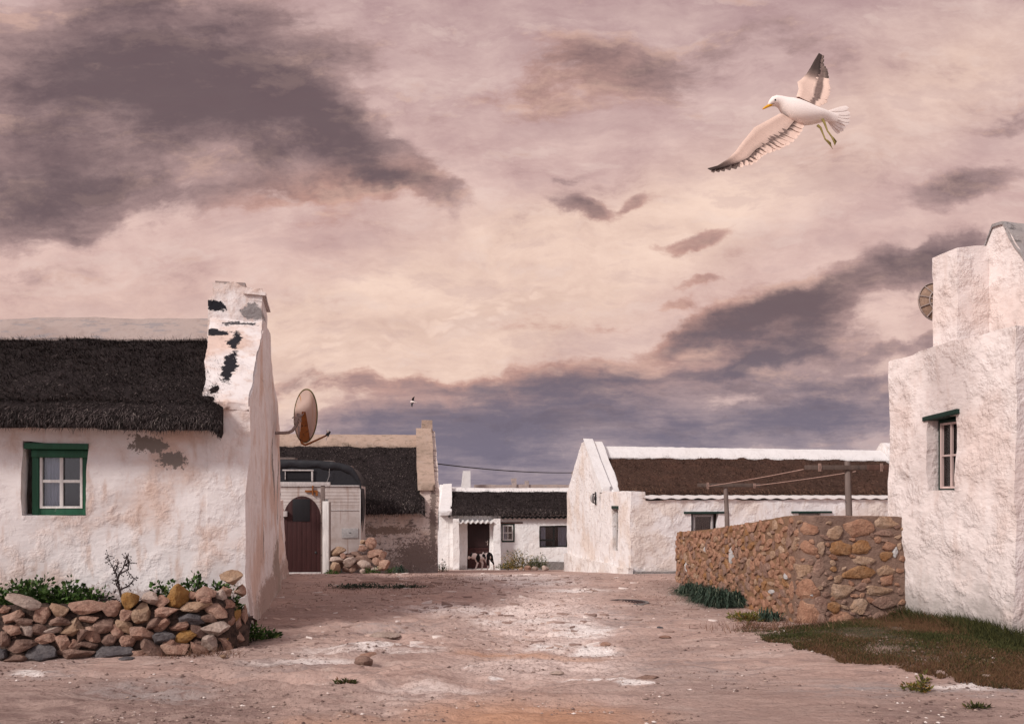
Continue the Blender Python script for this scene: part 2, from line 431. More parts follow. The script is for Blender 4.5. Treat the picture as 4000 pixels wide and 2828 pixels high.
M['plaster_plinth'] = plaster('white plaster foot', (.80, .77, .76), (.62, .52, .46), .7, grime_z=-9, lump=1.6, speck=.3, grime=(.42, .36, .33))
M['plaster_right'] = plaster('pinkish white rough plaster', (.80, .72, .70), (.72, .58, .53), .6, lump=1.7, grime=(.33, .30, .28), grime_z=.62, base_h=.15)
M['cap_grey'] = plaster('weathered ridge mortar', (.40, .325, .30), (.33, .26, .24), .8, grime_z=-9, speck=.75, grime=(.27, .25, .26), lump=.5)
M['cap_tan'] = plaster('lichened ridge mortar', (.42, .31, .25), (.34, .25, .20), .8, grime_z=-9, speck=.6, grime=(.22, .17, .13), lump=.5)
M['cap_white'] = plaster('white painted ridge', (.74, .72, .72), (.68, .64, .62), .35, grime_z=-9, lump=.4)
M['lichen_cap'] = plaster('black lichen on coping', (.30, .28, .28), (.44, .39, .37), .7, grime_z=-9, speck=.7, grime=(.06, .06, .06))
M['thatch_dark'] = thatchmat('dark thatch', (.013, .010, .010), (.040, .031, .031), (.036, .028, .029))
M['thatch_brown'] = thatchmat('brown thatch', (.038, .022, .018), (.105, .060, .045), (.10, .052, .038))
M['straw_dark'] = bladed('dark reed ends', (.014, .011, .011), (.17, .135, .13), (.34, .29, .26))
M['straw_brown'] = bladed('brown reed ends', (.03, .017, .013), (.27, .15, .10), (.36, .26, .19))
M['green'] = paint('green gloss paint', (.018, .095, .052), (.20, .24, .20), .45, .02, 8)
M['green_dark'] = paint('dark green paint', (.012, .035, .028), None, .5, .02)
M['white_paint'] = paint('white window paint', (.74, .72, .70), (.45, .42, .40), .6, .02)
M['pink_paint'] = paint('pinkish sash paint', (.62, .48, .45), (.35, .25, .22), .6, .05)
M['black_frame'] = paint('black window frame', (.016, .018, .018), None, .4, .0)
M['old_white'] = paint('weathered white boards', (.52, .48, .47), (.22, .18, .16), .8, .18, 14)
M['grey_wood'] = paint('silvered timber', (.20, .155, .14), (.08, .06, .055), .9, .15, 12)
M['dark_wood'] = paint('brown timber bar', (.115, .06, .048), (.05, .03, .025), .9, .15, 12)
M['door_red'] = paint('oxblood boards', (.044, .014, .014), (.10, .05, .045), .6, .0, 7)
M['door_dark'] = paint('dark brown boards', (.030, .014, .015), None, .55, .0)
M['pane_dark'] = paint('black boarded opening', (.011, .010, .013), (.02, .018, .022), .6, .02)
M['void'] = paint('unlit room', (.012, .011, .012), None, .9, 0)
M['curtain'] = paint('pale curtain', (.78, .79, .84), None, .9, 0, 4)
M['curtain_dark'] = paint('brown net curtain', (.22, .16, .14), None, .9, 0, 4)
M['blind'] = paint('brown blind', (.055, .038, .032), None, .8, 0, 4)
M['rust'] = paint('orange rust', (.28, .095, .025), (.10, .035, .015), .85, .25, 16, False)
M['dark_metal'] = paint('dark metal', (.03, .03, .032), None, .5, 0, 9, False)
M['pipe'] = paint('grey pipe', (.36, .29, .27), (.22, .13, .10), .7, .15, 9, False)
M['tarp'] = paint('black tarpaulin', (.020, .020, .025), (.035, .035, .042), .55, .15, 5, False)
M['rope'] = paint('washing line cord', (.50, .33, .28), None, .9, 0)
M['zinc'] = paint('white painted corrugated sheet', (.70, .67, .66), (.42, .33, .28), .6, .08, 6, False)
M['hatch'] = paint('grey hatch', (.36, .34, .34), None, .6, 0, 5, False)
M['cable'] = paint('black cable', (.01, .01, .012), None, .6, 0)
M['concrete'] = stonemat('grey concrete', (.28, .26, .25), (.36, .33, .32))
def glassmat():
    m, t = mat('window glass')
    fr = t.n('ShaderNodeFresnel', {'IOR': 1.5}).outputs[0]
    g = t.n('ShaderNodeBsdfGlossy', {'Color': (1, 1, 1, 1), 'Roughness': .06}).outputs[0]
    tr = t.n('ShaderNodeBsdfTransparent', {'Color': (.80, .82, .86, 1)}).outputs[0]
    mx = t.n('ShaderNodeMixShader', {0: t.m('MINIMUM', t.m('ADD', fr, .03), 1.0), 1: tr, 2: g})
    t.n('ShaderNodeOutputMaterial', {0: mx.outputs[0]})
    return m
M['glass'] = glassmat()
def caravanmat():
    m, t = mat('rust streaked white caravan skin')
    co = t.n('ShaderNodeTexCoord').outputs['Object']
    st_ = t.noise(t.map(co, sc=(7, 7, .45)), 1.6, 6, .6)
    c = t.mix(t.ss(t.noise(co, 3, 7, .65), .4, .7), (.52, .46, .44), (.40, .33, .30))
    sx = t.n('ShaderNodeSeparateXYZ', {0: co})
    band = t.blob(t.n('ShaderNodeCombineXYZ', {0: sx.outputs[0], 1: sx.outputs[2], 2: 0.0}).outputs[0], (.12, 1.75, 0), (.12, .62, 1), 0, .2)
    rs = t.m('ADD', t.m('MULTIPLY', t.ss(st_, .55, .66), .55), t.m('MULTIPLY', band, t.ss(t.noise(co, 9, 6, .7), .3, .6)))
    c = t.mix(t.m('MULTIPLY', rs, .8, clamp=True), c, (.22, .10, .06))
    wv_ = t.m('SINE', t.m('MULTIPLY', sx.outputs[2], 75))
    wv_ = t.m('MULTIPLY', wv_, t.ss(sx.outputs[2], 1.75, 1.78))
    fin(t, c, .6, t.bump(wv_, .35, .008), .3)
    return m
M['caravan'] = caravanmat()
def dishmat():
    m, t = mat('rust streaked dish')
    co = t.n('ShaderNodeTexCoord').outputs['Object']
    s_ = t.noise(t.map(co, sc=(9, 9, 1.0)), 1.3, 6, .6)
    c = t.mix(t.ss(s_, .54, .66), (.62, .47, .41), (.52, .25, .08))
    c = t.mix(t.blob(co, (.04, 0, -.22), (.085, .6, .30), 0, .6), c, (.36, .13, .02))
    c = t.mix(t.blob(co, (.05, 0, .38), (.10, .6, .12), 0, .1), c, (.52, .27, .06))
    fin(t, c, .55, None, .35)
    return m
M['dish'] = dishmat()
M['dish_rim'] = paint('mossy dish rim', (.10, .085, .018), (.25, .15, .03), .7, .2, 20, False)
M['dish_back'] = paint('tan mesh dish', (.34, .23, .17), (.24, .15, .11), .8, .3, 40, False)
# ---------------------------------------------------------------- walls
def wall_grid(mb, x0, x1, z0, z1, holes=(), depth=.18, step=.07, y=0.0, mi=0):
    """wall in the x-z plane facing -y with rectangular openings that have reveals going back by depth"""
    def lines(a, b, cuts):
        ks = sorted({a, b, *[c for c in cuts if a < c < b]}); out = []
        for p, q in zip(ks[:-1], ks[1:]):
            n = max(1, int(round((q-p)/step))); out += list(np.linspace(p, q, n+1)[:-1])
        return out+[b]
    X = lines(x0, x1, [c for h in holes for c in h[:2]]); Z = lines(z0, z1, [c for h in holes for c in h[2:4]])
    idx = {}; v = []; f = []
    def vid(a, b, yy=y):
        k = (round(a, 5), round(b, 5), yy)
        if k not in idx: idx[k] = len(v); v.append((a, yy, b))
        return idx[k]
    for i in range(len(X)-1):
        for j in range(len(Z)-1):
            cx, cz = (X[i]+X[i+1])/2, (Z[j]+Z[j+1])/2
            if any(h[0] < cx < h[1] and h[2] < cz < h[3] for h in holes): continue
            f.append((vid(X[i], Z[j]), vid(X[i+1], Z[j]), vid(X[i+1], Z[j+1]), vid(X[i], Z[j+1])))
    for h in holes:
        hx = [q for q in X if h[0]-1e-6 <= q <= h[1]+1e-6]; hz = [q for q in Z if h[2]-1e-6 <= q <= h[3]+1e-6]
        d = y+depth
        for a, b in zip(hx[:-1], hx[1:]):
            f.append((vid(a, h[2]), vid(a, h[2], d), vid(b, h[2], d), vid(b, h[2])))
            f.append((vid(a, h[3]), vid(b, h[3]), vid(b, h[3], d), vid(a, h[3], d)))
        for a, b in zip(hz[:-1], hz[1:]):
            f.append((vid(h[0], a), vid(h[0], b), vid(h[0], b, d), vid(h[0], a, d)))
            f.append((vid(h[1], a), vid(h[1], a, d), vid(h[1], b, d), vid(h[1], b)))
    mb.add(v, f, mi)

def window(parent, x0, x1, z0, z1, y, frame, sash, nx=2, nz=2, fw=.05, sw=.025, bar=.022, curtain=None, Mx=None, lintel=None, lm=None, room=True, name='window', glassy=True):
    """frame part with sash, glass, curtain and dark room behind as sub-parts; faces -y"""
    fr = MB()
    fr.box(x0, x0+fw, y, y+.07, z0, z1); fr.box(x1-fw, x1, y, y+.07, z0, z1)
    fr.box(x0+fw, x1-fw, y+.003, y+.067, z0, z0+fw); fr.box(x0+fw, x1-fw, y+.003, y+.067, z1-fw, z1)
    o = fr.build(name, M[frame], parent, Mx, bevel=.004)
    a, b, c, d = x0+fw, x1-fw, z0+fw, z1-fw
    s = MB()
    if sash:
        s.box(a, a+sw, y-.008, y+.03, c, d); s.box(b-sw, b, y-.008, y+.03, c, d)
        s.box(a+sw, b-sw, y-.006, y+.028, c, c+sw); s.box(a+sw, b-sw, y-.006, y+.028, d-sw, d)
        for k in range(1, nx):
            xc = a+(b-a)*k/nx; s.box(xc-bar/2, xc+bar/2, y-.004, y+.026, c+sw, d-sw)
        for k in range(1, nz):
            zc = c+(d-c)*k/nz; s.box(a+sw, b-sw, y-.002, y+.024, zc-bar/2, zc+bar/2)
        s.build('sash', M[sash], o, Mx, bevel=.002)
    g = MB(); g.box(a, b, y+.034, y+.038, c, d); g.build('glass', M['glass'], o, Mx)
    if curtain:
        kind, cm, parts = curtain
        for (u0, u1) in parts:
            cu = MB(); n = max(8, int((u1-u0)*70)); A = []
            for k in range(n+1):
                xx = a+(b-a)*(u0+(u1-u0)*k/n)
                A.append([(xx, y+.075+.012*math.sin(k*1.1)+.006*math.sin(k*2.3), zz) for zz in np.linspace(c, d, 4)])
            cu.grid(A, flip=True); cu.build('curtain', M[cm], o, Mx, ang=180)
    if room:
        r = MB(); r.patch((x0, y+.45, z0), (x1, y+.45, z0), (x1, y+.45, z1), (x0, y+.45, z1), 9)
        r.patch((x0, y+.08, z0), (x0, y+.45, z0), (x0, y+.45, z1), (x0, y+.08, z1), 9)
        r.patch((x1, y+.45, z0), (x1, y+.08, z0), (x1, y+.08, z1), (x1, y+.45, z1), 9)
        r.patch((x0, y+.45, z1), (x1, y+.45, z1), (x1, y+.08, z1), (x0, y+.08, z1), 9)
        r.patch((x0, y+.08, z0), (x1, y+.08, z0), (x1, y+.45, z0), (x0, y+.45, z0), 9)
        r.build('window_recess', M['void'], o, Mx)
    if lintel:
        l0, l1, lz0, lz1, ly, tilt = lintel
        l = MB(); l.add([(l0, ly, lz0-tilt), (l1, ly, lz0+tilt), (l1, ly+.2, lz0+tilt), (l0, ly+.2, lz0-tilt),
                         (l0, ly, lz1-tilt), (l1, ly, lz1+tilt), (l1, ly+.2, lz1+tilt), (l0, ly+.2, lz1-tilt)],
                        [(0,3,2,1),(4,5,6,7),(0,1,5,4),(1,2,6,5),(2,3,7,6),(3,0,4,7)])
        l.build('lintel', M[lm or frame], o, Mx, bevel=.004, disp=(.003, 9, 3))
    return o

def gable_wall(mb, xa, xb, D, eave, apex, flat=.2, z0=-.3, step=.08, ya=0.0, sag=0.0):
    """solid gable wall between x=xa and x=xb; profile in y-z: eave shoulder to apex and back"""
    m = (ya+D)/2
    prof = [(ya, eave), (m-flat, apex), (m+flat, apex), (D, eave)]
    for x, s in ((xb, 1), (xa, -1)):
        L = [((x, ya, z0), (x, m-flat, z0), (x, m-flat, eave), (x, ya, eave)), ((x, m-flat, z0), (x, m+flat, z0), (x, m+flat, eave), (x, m-flat, eave)),
             ((x, m+flat, z0), (x, D, z0), (x, D, eave), (x, m+flat, eave)),
             ((x, ya, eave), (x, m-flat, eave), (x, m-flat, apex), (x, ya, eave)), ((x, m-flat, eave), (x, m+flat, eave), (x, m+flat, apex), (x, m-flat, apex)),
             ((x, m+flat, eave), (x, D, eave), (x, D, eave), (x, m+flat, apex))]
        for q in L:
            mb.patch(*(q if s > 0 else (q[1], q[0], q[3], q[2])), step)
    mb.patch((xa, ya, z0), (xb, ya, z0), (xb, ya, eave), (xa, ya, eave), step)
    mb.patch((xb, D, z0), (xa, D, z0), (xa, D, eave), (xb, D, eave), step)
    for (p, q) in zip(prof[:-1], prof[1:]):
        mb.patch((xa, p[0], p[1]), (xb, p[0], p[1]), (xb, q[0], q[1]), (xa, q[0], q[1]), step)

def thatch(parent, xa, xb, D, eave, ridge, mat_, straw, density, cap0=.82, over=.30, thick=.26, seed=1, blen=.10, bw=.008, sag=None, bulge=.07, blade_x=None, back=True):
    """thatched slope from a round eave up to the ridge, with loose reed ends; eave = underside height in front of the wall"""
    m = D/2
    prof = [(.02, eave+.10), (-over*.62, eave+.015), (-over*.9, eave+.02), (-over, eave+.08), (-over*.98, eave+.16), (-over*.80, eave+thick*.92), (-over*.5, eave+thick*1.18)]
    p0, p1 = np.array(prof[-1]), np.array((m, ridge))
    nseg = 26
    for k in range(1, nseg+1):
        t = k/nseg; q = p0+(p1-p0)*t; prof.append((q[0]-bulge*math.sin(math.pi*t)*.6, q[1]+bulge*math.sin(math.pi*t)))
    prof = np.array(prof)
    nx = max(2, int((xb-xa)/.10)); X = np.linspace(xa, xb, nx+1)
    def sg(x, t): return 0 if sag is None else sag(x)*t
    def surf(sign):
        A = np.zeros((len(prof), nx+1, 3))
        A[:, :, 0] = X[None]; y = prof[:, 0] if sign > 0 else D-prof[:, 0]
        A[:, :, 1] = y[:, None]; A[:, :, 2] = prof[:, 1][:, None]
        q = A.reshape(-1, 3); n = fbm(q*2.2, 4, seed)*.055+fbm(q*9, 3, seed+5)*.028
        q[:, 2] += n*.9; q[:, 1] -= n*.5*sign
        e = np.clip(1-np.minimum(q[:, 0]-xa, xb-q[:, 0])/.14, 0, 1)        # round the verge
        q[:, 2] -= .09*e**2
        if sag: q[:, 2] += np.array([sg(x, (z-eave)/(ridge-eave)) for x, z in zip(q[:, 0], q[:, 2])])
        return q.reshape(A.shape)
    mb = MB(); Sf = surf(1)
    mb.grid(Sf, flip=False)
    if back:
        mb.grid(surf(-1), flip=True)
    for e_, fl in ((0, True), (nx, False)):                       # close both verges
        row = Sf[:, e_]; f_ = [tuple(range(len(row)))]
        mb.add(row, [f_[0][::-1] if fl else f_[0]])
    roof = mb.build('thatch_roof', M[mat_], parent, ang=60, recalc=False)
    # reed ends
    rng = np.random.default_rng(seed)
    bx = blade_x or (xa, xb); area = (bx[1]-bx[0])*np.linalg.norm(p1-p0)
    n = int(density*area); i0 = 2
    seg = np.linalg.norm(np.diff(prof, axis=0), axis=1); seg[:i0] = 0; wgt = seg.copy(); wgt[i0:i0+5] *= 2.2
    k = rng.choice(len(seg), n, p=wgt/wgt.sum()); t = rng.random(n)
    gx = rng.uniform(bx[0], bx[1], n)
    fx = (gx-xa)/(xb-xa)*nx; ix = np.minimum(fx.astype(int), nx-1); fr = (fx-ix)[:, None]
    a = Sf[k, ix]*(1-fr)+Sf[k, ix+1]*fr; b = Sf[k+1, ix]*(1-fr)+Sf[k+1, ix+1]*fr
    c = a+(b-a)*t[:, None]
    up = (b-a)/np.maximum(np.linalg.norm(b-a, axis=1), 1e-6)[:, None]
    dn = -up; dn[k < i0+4] = (0, -.5, -.86)
    nr = np.cross(np.tile((1., 0, 0), (n, 1)), up); nr[nr[:, 1] > .3] *= -1
    d = dn+rng.normal(0, .33, (n, 3))+nr*rng.uniform(.10, .62, n)[:, None]
    d /= np.linalg.norm(d, axis=1)[:, None]
    L = blen*rng.uniform(.45, 1.25, n)[:, None]; L[rng.random(n) < .01] *= 1.7
    s_ = np.cross(d, nr); s_ /= np.maximum(np.linalg.norm(s_, axis=1), 1e-6)[:, None]; wd = bw*rng.uniform(.6, 1.4, n)[:, None]
    st_ = c-nr*.004
    V = np.stack([st_-s_*wd/2, st_+s_*wd/2, st_+d*L+nr*.004], 1).reshape(-1, 3)
    tone = np.clip(rng.random(n)**2.4*(.55+1.2*np.clip(fbm(c*1.6, 3, seed+9)+.45, 0, 1)), 0, 1); tip = (rng.random(n) < .012).astype(float)
    mb = MB(); mb.v = [tuple(q) for q in V]; mb.f = [(3*j, 3*j+1, 3*j+2) for j in range(n)]; mb.mi = [0]*n
    mb.c = [(tone[j//3], tip[j//3], 0) for j in range(3*n)]
    mb.build('reed_ends', M[straw], roof, ang=None, col=True)
    return roof, prof

def ridge_cap(parent, xa, xb, D, ridge, drop, width, mat_, sag=None, seed=4, thick=.07, slope=None):
    """mortar saddle over the ridge"""
    m = D/2; mb = MB(); nx = max(4, int((xb-xa)/.12)); A = []
    pf = [(-width, -drop-.06), (-width-.015, -drop+thick*.6), (-width*.72, -drop*.66+thick), (-width*.35, -drop*.27+thick), (0, thick*1.15), (width*.35, -drop*.27+thick), (width*.72, -drop*.66+thick), (width+.015, -drop+thick*.6), (width, -drop-.06)]
    for x in np.linspace(xa, xb, nx+1):
        s = sag(x) if sag else 0
        e = .03*float(vnoise([[x*1.7, seed, 0]], seed)[0])
        A.append([(x, m+p*(1+e), ridge+q+s+e*.6) for p, q in pf])
    mb.grid(A, flip=True)
    mb.add(A[0], [tuple(range(9))]); mb.add(A[-1], [tuple(range(8, -1, -1))])
    return mb.build('ridge_cap', M[mat_], parent, ang=50, disp=(.010, 5, seed))
# ================================================================= left cottage
LH = thing('thatched_cottage', (-3.03, 9.36, 0), 12, 'pink-stained white cottage with green four-pane window, dark thatch and black-streaked chimney', 'cottage')
sagL = lambda x: -.055*max(0, -x-.5)+.02*math.sin(x*1.7)
mb = MB()
WX0, WX1, WZ0, WZ1 = -2.31, -1.68, 1.375, 2.17
wall_grid(mb, -8.0, 0, -.3, 2.5, [(WX0, WX1, WZ0, WZ1)], .16, .06)
D = 5.2
mb.patch((-8, D, -.3), (-8, 0, -.3), (-8, 0, 2.5), (-8, D, 2.5), .3)
mb.patch((0, D, -.3), (-8, D, -.3), (-8, D, 2.5), (0, D, 2.5), .3)
mb.build('wall', M['plaster_left'], LH, merge=.001, disp=(.030, 1.3, 5), ang=70, recalc=False)
mb = MB()
def cham(V):            # batter of the gable: wider at the foot, rough edge
    return V
# gable wall with parapet and chimney
m_, fl = D/2, .30
gz0 = 2.66
def gprof(x):           # parapet tapers towards the chimney on its inner side
    return x
gable_wall(mb, -.43, 0.012, D, 2.60, 4.06, .42, -.3, .06, ya=-.012)
gw = mb.build('gable_wall', M['plaster_left'], LH, merge=.001, disp=(.030, 1.3, 5), ang=70,
              fn=lambda V: np.column_stack([np.where(V[:, 0] < -.3, V[:, 0]-.20*np.clip((V[:, 2]-2.6)/1.5, 0, 1), V[:, 0]+.05*np.clip((.6-V[:, 2])/.9, 0, 1)), V[:, 1], V[:, 2]]))
mb = MB()
mb.pbox(-.73, -.03, m_-.52, m_+.42, 3.2, 4.54, .06)
mb.pbox(-.26, .02, m_-.56, m_+.46, 4.44, 4.485, .06)
ch = mb.build('chimney', M['plaster_left'], LH, merge=.0005, disp=(.028, 1.6, 8), ang=60,
              fn=lambda V: np.column_stack([V[:, 0]+.07*(V[:, 2] > 4.3)*(V[:, 0] < -.5), V[:, 1]-.55*np.clip((3.95-V[:, 2])/.7, 0, 1)**1.3*(V[:, 1] < m_), V[:, 2]-.075*(V[:, 2] > 4.35)*np.clip((V[:, 0]+.36)/.06, 0, 1)]))
mb = MB(); mb.pbox(-.64, -.25, m_-.46, m_+.36, 4.50, 4.57, .07)
mb.build('chimney_cap', M['cap_grey'], ch, merge=.0005, disp=(.010, 5, 2), ang=50)
# coping lip above the thatch
mb = MB()
mb.patch((-.47, -.10, 2.56), (0.015, -.03, 2.56), (0.01, -.02, 2.64), (-.47, -.12, 2.64), .05)
mb.patch((-.47, -.12, 2.64), (0.01, -.02, 2.64), (0.0, m_-.4, 4.10), (-.71, m_-.4, 4.12), .06)
mb.patch((-.47, .3, 2.54), (-.47, -.10, 2.56), (-.47, -.12, 2.64), (-.71, m_-.4, 4.12), .06)
mb.patch((-.47, .1, 2.54), (0.015, .1, 2.54), (0.015, -.03, 2.56), (-.47, -.10, 2.56), .06)
mb.build('coping', M['plaster_left'], LH, merge=.001, disp=(.022, 2.4, 15), ang=80)
thatch(LH, -8.3, -.25, D, 2.30, 3.97, 'thatch_dark', 'straw_dark', 3600, seed=3, sag=sagL, blade_x=(-4.4, -.25), over=.30, thick=.27, blen=.085, bw=.0075, bulge=.075)
ridge_cap(LH, -8.3, -.60, D, 4.07, .36, .58, 'cap_grey', sagL, thick=.085)
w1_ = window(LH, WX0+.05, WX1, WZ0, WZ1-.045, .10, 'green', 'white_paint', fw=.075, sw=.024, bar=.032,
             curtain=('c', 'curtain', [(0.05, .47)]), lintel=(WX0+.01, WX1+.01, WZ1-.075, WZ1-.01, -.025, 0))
mb = MB(); mb.box(WX0+.05, WX1, .06, .10, WZ1-.16, WZ1-.08); mb.box(WX0+.05, WX0+.115, .085, .105, WZ0, WZ1-.10)
mb.build('casing', M['green'], w1_, bevel=.004)
mb = MB(); mb.box(WX1-.012, WX1+.004, .05, .09, 1.88, 1.97); mb.build('hinge', M['green_dark'], w1_)

# low rough yard wall running on from the cottage
YW = thing('yard_wall', (-3.03-.2079*5.2, 9.36+.978*5.2, 0), 12, 'low crumbling plastered wall between the left cottage and the arched gate', 'wall')
mb = MB(); mb.pbox(-.45, -.10, .02, 2.7, -.5, 1.62, .08)
mb.build('wall', M['plaster_left'], YW, merge=.001, disp=(.07, 1.7, 25), ang=70,
         fn=lambda V: np.column_stack([V[:, 0]+.14*np.clip((1.0-V[:, 2])/1.3, 0, 1)**1.5*(V[:, 0] > -.25), V[:, 1], np.where(V[:, 2] > 1.2, V[:, 2]-.10*V[:, 1]*.5, V[:, 2])]))

# ================================================================= second cottage
z2 = float(gz(-4, 24))-.0
H2 = thing('thatched_cottage', (-2.16, 24.0, z2), 8, 'stained cottage with low black thatch and tall pinkish end parapet, behind the caravan', 'cottage')
D = 5.2
mb = MB(); wall_grid(mb, -9, -.02, -.4, 2.0, [], .1, .12)
mb.patch((-9, D, -.4), (-9, 0, -.4), (-9, 0, 2), (-9, D, 2), .5); mb.patch((0, D, -.4), (-9, D, -.4), (-9, D, 2), (0, D, 2), .5)
mb.build('wall', M['plaster_grimy'], H2, merge=.001, disp=(.03, 1.3, 45), ang=70)
mb = MB(); gable_wall(mb, -.56, 0, D, 2.48, 4.35, .22, -.4, .1, ya=-.012)
mb.build('gable_wall', M['plaster_grimy'], H2, merge=.001, disp=(.03, 1.3, 46), ang=70)
mb = MB(); mb.pbox(-.42, -.06, 2.3, 2.95, 4.1, 4.68, .1); mb.build('chimney', M['cap_tan'], H2, merge=.001, disp=(.02, 2, 6), ang=60)
mb = MB()
mb.patch((-.60, -.10, 2.42), (-.10, -.10, 2.42), (-.10, -.10, 2.55), (-.60, -.10, 2.55), .1)
mb.patch((-.60, -.10, 2.55), (-.10, -.10, 2.55), (-.10, 2.3, 4.42), (-.60, 2.3, 4.42), .1)
mb.patch((-.60, .1, 2.4), (-.60, -.10, 2.42), (-.60, -.10, 2.55), (-.60, 2.3, 4.42), .1)
mb.patch((-.10, -.10, 2.42), (-.10, .1, 2.4), (-.10, 2.3, 4.3), (-.10, -.10, 2.55), .1)
mb.build('coping', M['cap_tan'], H2, merge=.001, disp=(.015, 2, 16), ang=70)
thatch(H2, -9, -.40, D, 1.72, 4.04, 'thatch_dark', 'straw_dark', 900, seed=13, over=.30, thick=.34, blen=.15, bw=.013, bulge=.09)
ridge_cap(H2, -9, -.50, D, 4.12, .34, .42, 'cap_tan', thick=.09)

# ================================================================= far cottage with porch
z3 = -1.41
H3 = thing('thatched_cottage', (4.0, 35.35, z3), 4, 'far white cottage with pillared porch, dark door, small and black-framed windows', 'cottage')
D = 4.4
def fx3(px):            # pixel column to local x on the facade
    k = (px-2000)/F; c, s = math.cos(R(4)), math.sin(R(4))
    return (k*35.35-4.0)/(c-k*s)
dx0, dx1 = fx3(1825), fx3(1912); ax0, ax1 = fx3(1958), fx3(2010); bx0, bx1 = fx3(2107), fx3(2218)
xl = fx3(1714)
mb = MB()
wall_grid(mb, xl, .6, -.25, 2.45, [(dx0, dx1, 0, 1.95), (ax0, ax1, 1.12, 1.92), (bx0, bx1, .9, 1.82)], .14, .12)
mb.patch((xl, D, -.3), (xl, 0, -.3), (xl, 0, 2.4), (xl, D, 2.4), .5)
mb.patch((.6, 0, -.3), (.6, D, -.3), (.6, D, 2.4), (.6, 0, 2.4), .5)
mb.build('wall', M['plaster_white'], H3, merge=.001, disp=(.022, 1.3, 65), ang=70)
mb = MB(); gable_wall(mb, xl, xl+.42, D, 2.55, 3.62, .2, -.3, .12, ya=-.012)
mb.build('gable_wall', M['plaster_white'], H3, merge=.001, disp=(.025, 1.3, 66), ang=70)
mb = MB()
mb.patch((xl+.02, -.32, 2.28), (xl+.55, -.32, 2.28), (xl+.55, -.34, 2.46), (xl+.02, -.34, 2.46), .1)
mb.patch((xl+.02, -.34, 2.46), (xl+.55, -.34, 2.46), (xl+.55, 2.0, 3.66), (xl+.16, 2.0, 3.66), .1)
mb.patch((xl+.55, -.32, 2.28), (xl+.55, .1, 2.3), (xl+.55, 2.0, 3.4), (xl+.55, -.34, 2.46), .1)
mb.patch((xl+.02, .1, 2.3), (xl+.02, -.32, 2.28), (xl+.02, -.34, 2.46), (xl+.16, 2.0, 3.66), .1)
mb.build('coping', M['cap_white'], H3, merge=.001, disp=(.015, 2, 19), ang=70)
thatch(H3, xl+.40, .7, D, 2.27, 3.40, 'thatch_dark', 'straw_dark', 700, seed=23, over=.26, thick=.26, blen=.15, bw=.014, bulge=.04)
ridge_cap(H3, xl+.3, .8, D, 3.40, .13, .34, 'cap_white')
d3 = MB(); d3.box(dx0+.0, dx1, .10, .14, .9, 1.95); o = d3.build('door', M['door_dark'], H3, bevel=.004)
d3 = MB(); d3.box(dx0, dx1, .095, .14, 0.0, .89); d3.box(dx0, dx1, .075, .095, .80, .89); 
for k in range(6): d3.box(dx0+.08+k*.14, dx0+.19+k*.14, .085, .095, .05, .78)
tag(d3.build('lower_door_leaf', M['door_red'], o, bevel=.003), 'red-brown lower half of the stable door')
d3 = MB(); d3.tube([(dx1-.08, .10, 1.12), (dx1-.08, .06, 1.12), (dx1-.16, .055, 1.15)], .012, 6); d3.box(dx1-.10, dx1-.06, .09, .10, 1.0, 1.2)
d3.build('handle', M['pipe'], o)
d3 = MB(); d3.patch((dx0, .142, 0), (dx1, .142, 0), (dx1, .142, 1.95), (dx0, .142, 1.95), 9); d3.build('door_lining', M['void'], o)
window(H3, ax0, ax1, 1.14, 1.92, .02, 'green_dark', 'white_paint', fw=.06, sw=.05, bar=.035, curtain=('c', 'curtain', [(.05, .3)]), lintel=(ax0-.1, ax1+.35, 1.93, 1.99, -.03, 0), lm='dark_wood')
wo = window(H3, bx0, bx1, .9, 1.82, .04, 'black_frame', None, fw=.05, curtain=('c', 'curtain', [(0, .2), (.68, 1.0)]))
mb = MB(); bw_ = bx1-bx0
mb.box(bx0+bw_*.48, bx0+bw_*.54, .045, .10, .95, 1.77); mb.box(bx0+.05, bx0+bw_*.48, .05, .095, 1.18, 1.24)
mb.build('sash', M['black_frame'], wo)
mb = MB(); mb.pbox(fx3(2060), .6, -.10, .02, -.3, .28, .15); mb.build('plinth', M['concrete'], H3, merge=.001, disp=(.012, 2, 9), ang=60)
for pa, pb in ((1770, 1794), (1926, 1952)):
    mb = MB(); a, b = fx3(pa), fx3(pb)
    mb.pbox(a, b, -.52, -.01, -.25, 2.14, .1); mb.build('porch_pillar', M['plaster_white'], H3, merge=.001, disp=(.018, 1.8, 70), ang=60)
def corrugated(x0, x1, y0, z0, y1, z1, pitch, amp, per=8, th=.012):
    mb = MB(); n = int((x1-x0)/pitch*per); A = []; B = []
    for k in range(n+1):
        x = x0+(x1-x0)*k/n; h = amp*math.cos(2*math.pi*(x-x0)/pitch)
        A.append([(x, y0+(y1-y0)*t, z0+(z1-z0)*t+h) for t in (0, .5, 1)]); B.append([(x, y, z-th) for x, y, z in A[-1]])
    mb.grid(A, flip=True); mb.grid(B)
    E = [[a[0], b[0]] for a, b in zip(A, B)]; mb.grid(E)
    return mb
corrugated(fx3(1794)-.05, fx3(1926)+.05, -.62, 1.98, .0, 2.10, .21, .04, 10).build('porch_roof', M['zinc'], H3, ang=60)
corrugated(fx3(1955), .6, -.22, 2.16, .0, 2.24, .2, .03, 8).build('eave_sheet', M['dark_metal'], H3, ang=60)
mb = MB(); mb.ell((fx3(1972), .12, 1.24), (.10, .03, .13), n=10); mb.tube([(fx3(1975), .12, 1.3), (fx3(1979), .12, 1.50)], [.06, .02], 8)
tag(mb.build('window_ornament', M['curtain'], None, Matrix.Translation((4.0, 35.35, z3)) @ Matrix.Rotation(R(4), 4, 'Z')), 'small pale ornament behind the lower pane of the far cottage window', 'ornament')

